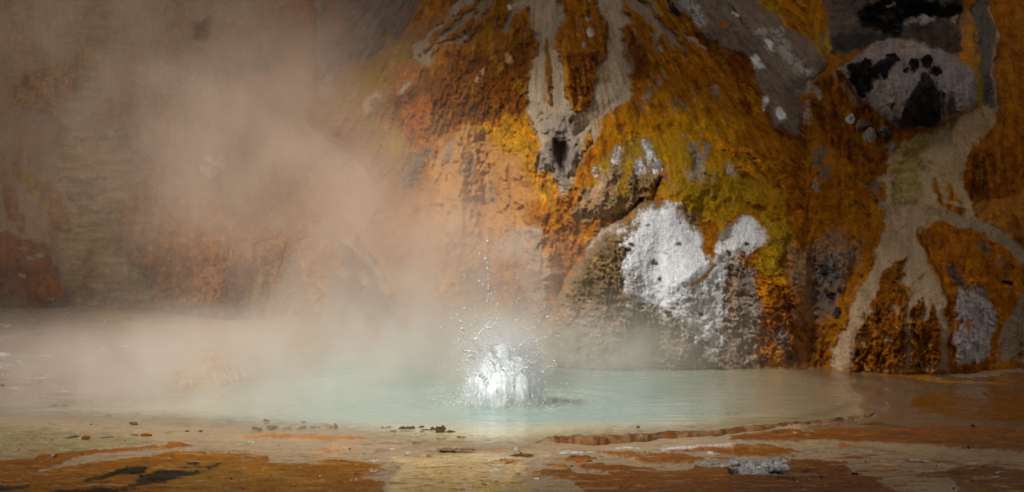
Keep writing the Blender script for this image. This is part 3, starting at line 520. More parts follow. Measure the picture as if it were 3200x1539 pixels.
def paint_ground(px, py):
    p = Paint(px, py, 7.0, 500)
    p.base(lin((182,158,124),K), lin((164,138,106),K), 'h'); p.rough[:] = .5; p.wet[:] = .55
    p.P(np.array([(2250,1050),(6000,1050),(6000,1420),(3000,1400),(2500,1345),(2690,1290),(2700,1240),(2500,1170)], float), lin((136,108,80),K), lin((114,88,62),K), f=20, w=16, kind='h', wet=.85, r=.4)
    # left flat
    p.P(np.array([(-4000,900),(900,930),(1150,1080),(900,1180),(640,1222),(380,1255),(160,1268),(-4000,1290)], float), lin((170,148,128),K), lin((150,128,108),K), f=8, w=20, kind='f', wet=.3, r=.8)
    p.P(np.array([(250,930),(900,950),(1100,1080),(900,1120),(600,1040),(300,1020)], float), lin((190,160,120),K), lin((176,146,112),K), f=20, w=20, a=.7, wet=.5)
    for i in range(60):
        a, b = RNG.uniform(-100, 420), RNG.uniform(970, 1250); s = RNG.uniform(2, 9)
        p.S(np.array([(a, b), (a+s*3, b+.5)]), (1.2, 1.), WH if RNG.random() < .5 else lin((150,90,40),K), f=1.5, w=6, a=.8)
    for q, s in (((0,940),6),((0,1015),7),((30,1060),4),((0,1110),14),((10,1140),10)): p.S(np.array([(q[0]-60, q[1]), (q[0]+22, q[1]+2)]), (s, s*.6), WH, GB, f=4, w=14, brk=-.15)
    p.S(np.array([(-300,1290),(0,1278),(100,1277),(205,1270)]), (3,2.5,2,3), lin((110,74,44),K), BR, f=2, w=8)
    p.P(R5((840,690),(900,600),(1050,560),(1170,640),(1180,690),(1050,730),(930,745)), lin((176,128,70),K), TN, f=10, w=20, kind='f', r=1.2, a=.8)
    # near left crusts
    p.P(G1((-2000,200),(0,250),(300,260),(700,330),(1200,370),(1700,440),(1100,470),(650,540),(350,590),(0,620),(-2000,650)), lin((170,152,104),K), lin((140,122,92),K), f=10, w=14, kind='h', wet=.3, r=1.)
    for i in range(60):
        a, b = RNG.uniform(-100, 1500), RNG.uniform(240, 540); s = RNG.uniform(15, 70)
        p.S(G1((a, b), (a+s, b+RNG.uniform(-4, 4))), (1.2, 1.8, .8), [OL, GR, lin((170,160,150),K), lin((178,160,96),K), BR][i % 5], f=1.5, w=8, brk=-.2)
    p.P(G1((-3000,640),(0,625),(200,600),(350,595),(430,560),(620,555),(690,535),(850,510),(1100,500),(1400,480),(1560,460),(1580,470),(1690,460),(1720,430),(1830,430),(1880,460),(1940,470),(1890,485),(1600,500),(1300,520),(1100,540),(900,560),(800,575),(700,620),(620,660),(540,700),(350,740),(0,745),(-3000,760)), lin((170,100,16),K), DO, f=2.2, w=8, kind='h', r=1.2, h=.015, wet=.2)
    p.P(G1((-5000,745),(300,745),(480,735),(700,680),(1000,640),(1400,600),(1720,540),(2000,545),(2700,575),(2700,1400),(3300,9000),(-5000,9000)), OR, DO, f=2.5, w=9, kind='h', r=1.2, h=.01, wet=.2)
    p.P(G1((1500,700),(2400,600),(3300,800),(3300,1200),(1800,1000)), lin((178,130,10),K), lin((174,112,34),K), f=12, w=12, kind='h', a=.8, wet=.3)
    p.P(G1((300,770),(560,690),(770,600),(950,565),(1200,545),(1720,520),(1690,540),(1500,590),(1180,620),(800,660),(560,720),(420,755)), lin((178,152,124),K), lin((160,130,100),K), f=2, w=8, kind='h', wet=.8, r=.3)
    # centre
    p.P(G2((150,370),(250,345),(420,340),(700,350),(900,355),(1200,370),(1380,375),(1480,395),(1300,405),(1050,420),(900,395),(600,392),(180,388)), lin((176,114,54),K), lin((190,138,84),K), f=2.5, w=8, kind='h', r=.9, h=.01, wet=.3)
    p.P(G2((830,520),(1020,470),(1100,440),(1150,460),(1380,480),(1360,495),(1150,510),(1000,560),(950,565),(1000,535)), lin((182,130,78),K), TN, f=2.5, w=8, kind='h', wet=.3)
    for q in (((-320,430),(-200,415),(0,410),(40,420),(-100,430)), ((0,455),(150,440),(310,445),(120,462),(-60,470)), ((0,500),(90,490),(140,500),(20,508))):
        p.P(G2(*q), lin((186,130,80),K), TN, f=2.5, w=6, kind='h')
    p.P(G2((-40,560),(380,570),(350,590),(450,640),(700,640),(900,610),(1060,590),(1330,600),(1620,630),(1560,690),(1620,720),(1500,760),(1380,790),(1380,830),(1600,850),(1580,1000),(1700,9000),(-400,9000)), lin((172,108,12),K), lin((178,120,44),K), f=2.5, w=9, kind='h', r=1.1, h=.01, wet=.25)
    p.P(G2((750,640),(1060,595),(1500,620),(1600,640),(1500,690),(1350,790),(1000,800),(600,770),(820,740)), lin((176,110,10),K), DO, f=5, w=10, kind='h', r=1.1, a=.85, wet=.2)
    p.P(G2((880,860),(1100,840),(1600,850),(1500,900),(900,900)), lin((180,110,10),K), DO, f=3, w=8, kind='h', wet=.2)
    for i in range(70):
        a, b = RNG.uniform(0, 1650), RNG.uniform(600, 930); s = RNG.uniform(8, 50)
        p.S(G2((a, b), (a+s, b+RNG.uniform(-3, 3))), (1., 1.6, .7), [DO, BR, GB, lin((190,140,40),K), OL, RB][i % 6], f=1.4, w=8, brk=-.15)
    p.P(G2((1700,560),(2600,520),(3000,560),(3050,760),(2700,930),(2700,1500),(1750,1500),(1650,900),(1780,640)), lin((220,192,134),K), lin((210,176,112),K), f=14, w=14, kind='h', wet=.75, r=.3)
    for i in range(64):
        b = RNG.choice([600,655,690,735,755,772,800,845,865,890,910,925])+RNG.normal(0, 7); a = RNG.uniform(1780, 2900); s = RNG.uniform(60, 330)
        p.S(G2((a, b), (a+s*.5, b+RNG.uniform(-8, 4)), (a+s, b+RNG.uniform(-8, 8))), (.6, 1.9, .5), YE, lin((206,176,90),K), f=1.8, w=7, a=.85, brk=-.35, h=.004)
    for i in range(95):
        a, b = RNG.uniform(1250, 3300), RNG.uniform(450, 930); s = RNG.uniform(10, 60)
        p.S(G2((a, b), (a+s, b+RNG.uniform(-3, 3))), (.8, 1.9, .8), [GR, WH, BR, lin((190,170,140),K), OL, lin((150,110,60),K)][i % 6], f=1.4, w=7, brk=-.1, h=.006)
    for q in (((2040,500),(2200,495),(2330,500)), ((2370,500),(2510,498)), ((1500,490),(1640,495)), ((1720,425),(1920,422),(2040,425)), ((1440,435),(1720,430)), ((2050,540),(2100,535))):
        p.S(G2(*q), (2.2, 3, 2), GR, BR, f=2, w=8, brk=-.15, h=.01)
    # right near
    p.P(G3((150,545),(250,515),(380,520),(390,552)), OR, DO, f=2, w=5, kind='f', h=.02, r=1.2)
    p.P(G3((800,520),(960,480),(1080,495),(1170,520),(1000,537),(860,537)), lin((176,104,4),K), DO, f=2, w=5, kind='f', h=.03, r=1.2)
    p.P(G3((1180,440),(1400,435),(1900,455),(2280,490),(2130,540),(1640,545),(1500,490),(1270,480)), lin((176,106,4),K), DO, f=2, w=7, kind='f', h=.03, r=1.5)
    p.P(G3((960,600),(1020,565),(1300,570),(1640,580),(1800,620),(2100,630),(2200,560),(2800,640),(3000,9000),(1050,9000),(1050,834),(930,730),(700,705),(520,660),(640,630),(880,625),(960,655),(1150,680),(1380,670),(1250,640),(1000,615)), lin((164,94,4),K), DO, f=2, w=8, kind='h', h=.02, r=1.2, wet=.35)
    p.P(G3((610,580),(830,570),(920,600),(740,602)), DO, OR, f=2, w=6, kind='h', h=.01)
    p.S(G3((270,470),(420,462),(560,470)), (2,4,2), BR, GR, f=2, w=6, kind='f', h=.01); p.S(G3((380,472),(520,470)), (2,1.5), OR, f=2, w=5)
    for q, s in ((((90,540),(220,522)),3), (((400,540),(430,542)),2.4), (((500,532),(550,532)),1.8), (((640,475),(700,473)),1.8), (((560,495),(660,497)),1.6), (((820,445),(1180,425)),2.6), (((850,400),(910,402)),2), (((1370,372),(1540,370)),2), (((1500,395),(1610,396)),2), (((1830,410),(2100,395),(2576,375)),3.5), (((2300,440),(2420,450)),3), (((0,520),(60,520)),2.2), (((110,640),(200,635)),2.2)):
        p.S(G3(*q), (s, s, s*.6), WH, lin((190,184,180),K), f=1.6, w=6, kind='f', brk=-.35, h=.012)
    p.P(G3((1900,425),(2300,395),(2700,400),(2700,460),(2460,460),(2300,425)), lin((172,92,12),K), DO, f=2.5, w=8, kind='h', r=1.2)
    p.P(G3((2130,545),(2290,530),(2400,525),(2600,530),(2600,605),(2350,595),(2200,580)), WH, DG, f=3, w=9, kind='f', brk=-.1, h=.02)
    # right far
    BD = lin((104,62,6),K)
    p.P(G4((-60,745),(300,720),(420,690),(600,712),(760,702),(980,690),(1350,690),(1600,655),(1900,640),(2540,660),(6000,640),(6000,920),(2540,890),(2000,860),(1600,825),(1200,812),(600,803),(-60,803)), BD, DO, f=2.5, w=8, kind='h', h=.01, wet=.5)
    p.P(G4((1540,400),(1700,360),(1980,370),(2200,420),(2230,300),(2600,310),(6000,330),(6000,600),(2200,605),(1960,580),(1700,530),(1560,480)), lin((116,74,10),K), lin((132,76,8),K), f=5, w=10, kind='h', wet=.85)  # ochre reflection of the cliff, painted into the wet flat
    p.P(G4((2180,255),(2540,200),(5000,160),(5000,300),(2540,292),(2250,268)), BD, lin((160,104,16),K), f=2.5, w=7, kind='h')
    p.P(G4((800,150),(1000,140),(1250,165),(1600,185),(1900,255),(2400,280),(2300,292),(1800,268),(1400,200)), lin((176,124,28),K), OR, f=3, w=8, kind='h', wet=.7)
    p.P(G4((1000,130),(1700,130),(2540,80),(2540,180),(2100,235),(1700,180),(1300,150)), lin((176,148,128),K), PB, f=4, w=8, wet=.6)
    for i in range(40):
        a, b = RNG.uniform(1700, 2500), RNG.uniform(90, 250); s = RNG.uniform(6, 26)
        p.S(G4((a, b), (a+s, b+1)), (1., .8), DG if i % 3 else GB, f=1.2, w=6, a=.8)
    for q, a in ((((850,218),(930,208),(1000,240),(1200,268),(1300,310),(1370,345)), .65), (((1320,440),(1350,500),(1260,548),(1100,585),(980,598),(760,625),(560,655),(300,668),(100,690),(-100,705)), .95), (((1200,470),(1300,500),(1200,540)), .6)):
        p.S(G4(*q), (2.2, 3.2, 3), lin((70,58,46),K), GR, f=2.5, w=10, kind='f', a=a, brk=-.15, h=.015)
    p.P(G4((1180,615),(1250,615),(1400,655),(1200,655),(1060,640)), BD, f=3, w=7); p.P(G4((820,655),(980,668),(900,675),(830,668)), lin((168,90,12),K), f=2.5, w=6)
    p.P(G4((-40,850),(250,838),(480,868),(620,912),(300,922),(-40,932)), lin((170,98,4),K), DO, f=2, w=6, kind='h', h=.02)
    p.P(G4((-60,985),(250,955),(700,960),(980,980),(1000,1060),(1150,1100),(1340,1120),(1240,1150),(1450,1239),(1700,2600),(-60,2600)), lin((158,90,4),K), lin((112,54,4),K), f=3, w=9, kind='h', h=.015, wet=.35)
    p.P(G4((1520,1115),(1800,1060),(2000,1000),(2300,998),(2450,1050),(2700,1090),(6000,1100),(6000,3000),(2200,1500),(1900,1130)), lin((150,82,10),K), BD, f=3, w=9, kind='h', h=.01)
    p.P(G4((870,830),(960,822),(1040,845),(920,860)), lin((170,98,14),K), f=2.5, w=6); p.P(G4((860,935),(1000,925),(1140,940),(950,948)), lin((160,84,14),K), f=2.2, w=6)
    p.P(G4((1150,1040),(1180,1010),(1300,995),(1460,1010),(1440,1040),(1300,1052)), lin((150,84,16),K), TN, f=2.5, w=7, kind='f')
    p.P(G4((1330,962),(1500,940),(1760,950),(1970,980),(1800,985)), lin((150,80,10),K), f=2, w=6)
    for q in (((1400,962),(1560,952),(1720,964)), ((2230,1108),(2320,1112)), ((2050,990),(2110,985)), ((2300,1062),(2380,1060)), ((1220,1030),(1360,1028))): p.S(G4(*q), (1.5, 2.4, 1.2), lin((206,196,190),K), f=1.6, w=6, kind='f', brk=-.3)
    p.S(G4((590,885),(900,880),(1200,885),(1490,885)), (3,2.6,2.6,2), lin((176,164,120),K), GR, f=2.2, w=9, kind='f', brk=-.1, h=.01)
    p.S(G4((0,822),(80,818),(160,830)), (3,4,2), lin((190,180,160),K), GR, f=2.2, w=9, kind='f', brk=-.2)
    for i in range(90):
        a, b = RNG.uniform(-50, 2500), RNG.uniform(700, 1239); s = RNG.uniform(6, 60)
        p.S(G4((a, b), (a+s, b+RNG.uniform(-2, 3))), (.7, 1.4, .7), [RB, DO, GB, BR, lin((60,36,14),K), TN][i % 6], f=1.3, w=8, brk=-.1, a=.8)
    k1 = sst(.10, .42, fbm(p.u*.8, p.v*4.2, 5, 503, .62)); k2 = sst(-.35, .35, fbm(p.u*.5, p.v*1.4, 3, 507))[..., None]
    near = sst(1385, 1420, py)+.35*sst(1385, 1150, py)*sst(2300, 2600, px)
    alt = np.where(k2 > .62, DO, np.where(k2 > .35, lin((186,140,40),K), lin((176,150,112),K)))
    m1 = (.70*k1*near)[..., None]; p.c = p.c*(1-m1)+alt*m1
    k3 = sst(.30, .55, fbm(p.u*1.6, p.v*7.5, 4, 509, .6))[..., None]*.5*near[..., None]; p.c = p.c*(1-k3)+(RB*.7+BR*.3)*k3
    p.wet = np.clip(p.wet+.35*k1*near, 0, .95)
    st = 1+.30*fbm(p.u*1.1, p.v*3., 5, 481, .65)+.22*p.hs+.16*p.n2+.10*p.gr
    p.c = p.c*np.clip(st, .4, 1.6)[..., None]
    fl = sst(.38, .6, fbm(p.u*2.6, p.v*4.2, 4, 491, .6)); p.c = p.c*(1-.5*fl[..., None])+BR*.5*.6*fl[..., None]
    och = sst(.78, .95, 1-p.c[..., 2]/np.maximum(p.c[..., 0], 1e-4))*sst(1380, 1420, py); p.c = p.c*(1-och[..., None]*np.array([.20, .16, .5]))
    # dark algae and salt crust lie over the streaks
    AL = lin((30,22,8),K*.7); AL2 = lin((62,46,14),K*.8)
    for q in (((845,830),(960,790),(1130,750),(1220,700),(1340,695),(1500,690),(1520,710),(1440,770),(1100,800),(950,840),(860,850)), ((1300,870),(1420,790),(1600,730),(1760,725),(2060,735),(2000,770),(1800,810),(1560,860),(1300,895)), ((1770,690),(2260,675),(2100,715),(1900,702)), ((1880,650),(2010,645),(2000,665),(1890,670)), ((-600,885),(290,865),(270,890),(50,905),(-600,930)), ((2000,690),(2350,640),(2300,660),(2100,700)), ((500,920),(900,890),(1400,900),(1200,935),(700,940))):
        p.P(G1(*q), AL, AL2, f=3, w=9, kind='h', brk=-.38, r=1.5, wet=.25)
    p.P(G4((-60,965),(200,962),(470,950),(440,1000),(480,1055),(380,1090),(250,1112),(100,1102),(-60,1062)), WH, DG, f=3, w=10, kind='f', brk=-.12, h=.03, r=2, wet=0)
    for q in (((-60,1010),(60,1000),(30,1030),(-60,1035)), ((-80,1050),(60,1062),(30,1078),(-60,1078)), ((240,1062),(330,1050),(500,1060),(420,1080),(300,1090)), ((330,1110),(480,1100),(640,1130),(520,1142),(400,1140)), ((570,1060),(720,1045),(700,1070),(600,1075)), ((1015,1075),(1070,1068),(1050,1090))):
        p.P(G4(*q), lin((24,20,14),K), lin((48,38,24),K), f=2.5, w=9, kind='f', r=2, wet=.2)
    return p
PG = paint_ground(GX, GY)
yg = ground_y(GX, GY); xg, yg, _ = at_depth(GX, GY, yg)
gz = .05*fbm(xg*.35, yg*.35, 3, 701)+PG.rough*(.022*fbm(xg*2.2, yg*2.2, 4, 711, .6)+.010*(ridge(xg*5, yg*5, 2, 721)-.5))+PG.h*1.2
gz = gz+sst(1380, 1430, GY)*(.020*fbm(xg*.7, yg*3.2, 5, 731, .6)+.012*(ridge(xg*1.3, yg*4.5, 3, 741)-.5))
wd = poly_sd(WATER, GX+14*PG.wx, GY+3*PG.wy*7)
gz = gz*np.where(wd > 0, .4, 1)-.10*sst(10, 70, wd)
# low raised rim of the pool, right hand near edge
RIM = np.concatenate([G3((560,335),(650,318),(800,318),(1100,312),(1500,300),(1750,285),(1960,268),(2150,262),(2350,262)), G4((0,712),(300,675),(600,648),(800,618),(1000,598),(1150,575),(1280,540))])
mound_b, mound_d = bump_of(R5((830,690),(890,600),(1050,555),(1180,640),(1190,695),(1050,735),(930,750)), GX, GY, .16, 50, 8, PG, 0)
far = sst(2600, 6000, GY)
x, y, z = xg, yg, gz*(1-far)
me, used = mesh_grid('ground', x, y, z)
attr(me, 'pigment', PG.c.reshape(-1, 3)); attr(me, 'wet', PG.wet.reshape(-1))
link('ground', me, M_GROUND, kind='structure', label='streaked orange and cream mineral flats around the hot pool')
# orange hummock in the steam on the far shore
Hk = mound_d > -6
me, used = mesh_grid('shore_hummock', x, y, z+np.where(mound_d > 0, mound_b*(.75+.5*PG.n2)+.03*PG.gr, -.05), Hk)
attr(me, 'pigment', PG.c.reshape(-1, 3)[used]); attr(me, 'wet', np.zeros(used.sum()))
link('shore_hummock', me, M_ROCK, label='low tan hummock on the far left shore, blurred by steam', category='hummock')

# ------------------------------------------------------------------ water
W = wd > -26
wc = np.zeros(GX.shape+(3,))
AQ = lin((146,176,170),.82); CREAM = lin((202,184,134),K); GGR = lin((164,148,118),.78); PALE = lin((182,172,146),.78)
t = sst(1900, 2500, GX)[..., None]; wc[:] = AQ*(1-t)+GGR*t
t = sst(1100, 500, GX)[..., None]; wc = wc*(1-t)+PALE*t
tn = sst(1305, 1375, GY+8*PG.wx)[..., None]; wc = wc*(1-tn)+CREAM*tn
tr = sst(60, 6, wd)[..., None]*sst(1200, 1500, GX)[..., None]; wc = wc*(1-.6*tr)+CREAM*.6*tr
tb = sst(2380, 2680, GX+20*PG.wx)[..., None]; wc = wc*(1-.75*tb)+lin((138,116,86),.8)*.75*tb
splash_shade = sst(.25, .8, np.exp(-(((GX-1668+26*PG.wx)/190)**2+((GY-1262+9*PG.n2)/19)**2))+.12*PG.n2)[..., None]; wc = wc*(1-.75*splash_shade)+lin((64,82,78),.7)*.75*splash_shade  # dark ripple shadow beside the splash, painted into the water colour
strk = sst(.15, .5, PG.hs)[..., None]*.12; wc = wc*(1-strk)
wa = sst(-24, 44, wd+16*PG.n2)*.985
# churned water round the geyser and thin ripples
cx0, cy0, _z = on_ground(1580, 1268)
rr = np.hypot(xg-cx0, yg-cy0)
wz = .030+.006*fbm(xg*1.2, yg*3.5, 4, 801)+np.exp(-(rr/1.1)**2)*.05*fbm(xg*5, yg*5, 3, 811)+.012*np.sin(rr*9)*np.exp(-((rr-1.3)/.8)**2)
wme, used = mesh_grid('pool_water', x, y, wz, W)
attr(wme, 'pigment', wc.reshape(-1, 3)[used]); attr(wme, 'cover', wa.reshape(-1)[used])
m, N, L = nodes('milky_water')
out = N('ShaderNodeOutputMaterial'); b = N('ShaderNodeBsdfPrincipled'); a1 = N('ShaderNodeAttribute', attribute_name='pigment'); a2 = N('ShaderNodeAttribute', attribute_name='cover')
L(a1.outputs['Color'], b.inputs['Base Color']); L(a2.outputs['Fac'], b.inputs['Alpha']); b.inputs['Roughness'].default_value = .13; b.inputs['IOR'].default_value = 1.33
tc = N('ShaderNodeTexCoord'); mp = N('ShaderNodeMapping'); mp.inputs['Scale'].default_value = (1, 1.6, 1); L(tc.outputs['Object'], mp.inputs[0])
n = N('ShaderNodeTexNoise'); n.inputs['Scale'].default_value = 7; n.inputs['Detail'].default_value = 3; L(mp.outputs[0], n.inputs['Vector'])
bp = N('ShaderNodeBump'); bp.inputs['Strength'].default_value = .25; bp.inputs['Distance'].default_value = .02; L(n.outputs['Fac'], bp.inputs['Height']); L(bp.outputs[0], b.inputs['Normal'])
L(b.outputs[0], out.inputs[0])
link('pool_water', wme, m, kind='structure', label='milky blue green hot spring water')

# pool rim
xr = []
rpx = np.linspace(0, 1, 520); seg = np.linspace(0, 1, len(RIM)); RX = np.interp(rpx, seg, RIM[:, 0]); RYp = np.interp(rpx, seg, RIM[:, 1])
wj = fbm(rpx*7, rpx*0, 3, 901)
cx = []; nprof = 15
q = np.linspace(-1, 1, nprof)
VX = np.zeros((nprof, 520)); VY = VX.copy(); VZ = VX.copy(); VC = np.zeros((nprof, 520, 3))
gyr = ground_y(RX, RYp); gxr = at_depth(RX, RYp, gyr)[0]
taper = sst(0, .12, rpx)*(1-.55*sst(.6, 1., rpx))
lump = .85+.22*fbm(rpx*17, rpx*0+3, 5, 905, .6)
for i, s in enumerate(q):
    prof = math.sqrt(max(1-abs(s)**2.4, 0))
    VX[i] = gxr; VY[i] = gyr-s*(.20+.14*wj)*(.35+.65*taper)-.18*wj-.05*fbm(rpx*60, rpx*0+i*.25, 4, 907)
    VZ[i] = -.05+prof*(.045+.085*taper*lump*(.8+.3*sst(-.4, .3, wj)))+.024*fbm(gxr*7, VY[i]*9+i*.3, 5, 911, .65)
    ncol = fbm(gxr*3.4+3, VY[i]*7+i*.13, 4, 921, .65)
    face = sst(-.15, .35, s+.35*ncol)[..., None] if np.ndim(s+ncol) else 0
    tmix = sst(-.3, .3, ncol)[..., None]
    VC[i] = (lin((66,52,38),K)*(1-tmix)+lin((128,110,92),K)*tmix)*(1-face)+(lin((112,62,10),K)*(1-tmix)+lin((140,104,66),K)*tmix)*face
me, used = mesh_grid('pool_rim', VX, VY, VZ); attr(me, 'pigment', VC.reshape(-1, 3)); attr(me, 'wet', np.zeros(VX.size))
link('pool_rim', me, M_ROCK, label='low dark crusted rim curving along the right near edge of the pool', category='rim')

# ------------------------------------------------------------------ rocks
import bmesh
from mathutils import Vector, noise as mnoise
def ico(sub):
    bm = bmesh.new(); bmesh.ops.create_icosphere(bm, subdivisions=sub, radius=1)
    v = np.array([w.co[:] for w in bm.verts]); f = np.array([[w.index for w in t.verts] for t in bm.faces]); bm.free(); return v, f
ICO3 = ico(4); ICO1 = ico(1); ICO2 = ico(2)
def tri_mesh(name, v, f, smooth=True):
    me = bpy.data.meshes.new(name); me.vertices.add(len(v)); me.vertices.foreach_set('co', v.astype(np.float32).ravel())
    me.loops.add(f.size); me.loops.foreach_set('vertex_index', f.astype(np.int32).ravel()); me.polygons.add(len(f)); me.polygons.foreach_set('loop_start', np.arange(0, f.size, 3, dtype=np.int32))
    me.update(calc_edges=True)
    if smooth: me.shade_smooth()
    return me
def rock(name, loc, size, c1, c2, label, cat, seed=0, jag=.25, group=None, lobes=1, stain=None):
    vs, fs, cs = [], [], []; rg = np.random.default_rng(seed+5); off = 0
    for k in range(lobes):
        v, f = ICO3; v = v.copy(); o = Vector((seed*3.1+k*5, seed*1.7, k))
        if lobes > 1:
            c = np.array([rg.uniform(-.9, .9), rg.uniform(-.5, .5), rg.uniform(-.25, .15)]); sc = rg.uniform(.28, .6)
        else: c = np.zeros(3); sc = 1
        d = np.array([mnoise.fractal(Vector(w)*1.3+o, 1., 2., 5) for w in v]); e = np.array([mnoise.fractal(Vector(w)*5+o, 1., 2., 3) for w in v])
        fac = np.round(np.array([mnoise.noise(Vector(w)*1.1+o*2) for w in v])*3)/3
        pn = rg.normal(size=(13, 3)); pn /= np.linalg.norm(pn, axis=1)[:, None]; pd = rg.uniform(.62, .98, 13)
        fr = np.min(np.where(v@pn.T > .05, pd/np.maximum(v@pn.T, .05), 9), 1); fr = np.minimum(fr, 1.25)
        v = v*fr[:, None]*(1+jag*d*.45+jag*.32*e)[:, None]
        tt = sst(-.25, .3, d+.5*e)[:, None]; cc = c1*(1-tt)+c2*tt
        if stain is not None:
            ss = sst(.1, .5, e+.4*d)[:, None]; cc = cc*(1-ss)+stain*ss
        vs.append((v*sc+c)*np.array(size)); fs.append(f+off); cs.append(cc); off += len(v)
    v = np.concatenate(vs); me = tri_mesh(name, v, np.concatenate(fs)); attr(me, 'pigment', np.concatenate(cs)); attr(me, 'wet', np.zeros(len(v)))
    o = link(name, me, M_ROCK); o.location = loc; o['label'] = label; o['category'] = cat
    if group: o['group'] = group
    return o
def cliff_rock(name, pt, rpx, c1, c2, label, seed, asp=1., out=.3, **k):
    px, py = pt; Y = cliff_depth(px, py); s = rpx/(8000/(Y+40)); x, y, z = at_depth(px, py, Y-out*s)
    return rock(name, (float(x), float(y), float(z)), (s, s*.8, s*asp), c1, c2, label, 'rock', seed, **k)
q = lambda f, *p: f(*p)[0]
cliff_rock('boulder', q(OV, (536,418)), 40, WH, GB, 'whitish boulder showing through the steam on the left slope', 1, .95, .5, jag=.22)
cliff_rock('boulder', q(OV, (512,428)), 26, lin((170,110,60),K), BR, 'brown stained stone tucked beside the whitish boulder', 2, 1.1, .4)
cliff_rock('rock', q(Q6, (865,630)), 18, GR, lin((120,104,94),K), 'rounded grey knob in the middle of the outcrop below the orange mound', 3, 1.3, .3, jag=.18)
cliff_rock('rock', q(Q6, (1235,570)), 19, lin((160,148,142),K), GR, 'pale grey knob on the right side of the outcrop below the mound', 4, 1.6, .2, jag=.2)
cliff_rock('rock', q(Q6, (1040,670)), 15, BR, GR, 'brown hollowed knob low in the outcrop below the mound', 5, 1.2, .3)
cliff_rock('rock', q(Q6, (870,420)), 14, lin((190,182,176),K), GR, 'slanting whitish stone at the top left of the outcrop', 6, 2., .1)
cliff_rock('rock', q(Q6, (675,570)), 8, lin((190,176,160),K), GR, 'small pale stone on the left flank of the outcrop', 7, 1.2)
cliff_rock('rock', q(R4, (282,664)), 15, WH, GB, 'small white stone left of the pale cone foot', 8, 1.3, .5, jag=.35)
cliff_rock('rock', q(R4, (345,690)), 25, GR, DG, 'grey brown stone below the white stone at the cone foot', 9, .9, .4, jag=.35, stain=DO)
cliff_rock('rock', q(R4, (388,762)), 24, lin((160,150,144),K), GR, 'pale split stone lowest below the cone', 10, 1.2, .3, jag=.3)
cliff_rock('rock', q(R4, (474,728)), 20, DG, lin((150,140,134),K), 'dark grey stone in red gully right below the cone', 11, 1., .4, jag=.35)
cliff_rock('rock', (1000+640*.637, 750+215*.637), 14, OR, YO, 'ochre lump on the cliff foot left of the water jets', 12, 1.1, .3)
for i, (a, b, s, asp) in enumerate(((370,360,20,1.),(320,400,24,1.2),(430,380,19,1.),(515,325,22,1.),(350,470,22,1.6),(625,360,19,1.3),(700,338,21,.9),(755,398,17,1.2))):
    pt = R4((a, b))[0]; Y = cliff_depth(*pt); ss = s*.565*1.5/(8000/(Y+40)); X_, Y_, Z_ = at_depth(pt[0], pt[1], Y-.25*ss)
    o = rock('black_lump', (float(X_), float(Y_), float(Z_)), (ss, ss*.6, ss*asp), BK, lin((34,30,30),K), '', 'x', 40+i, .5)
    for kk in ('label', 'category'): del o[kk]
    o.parent = co_o

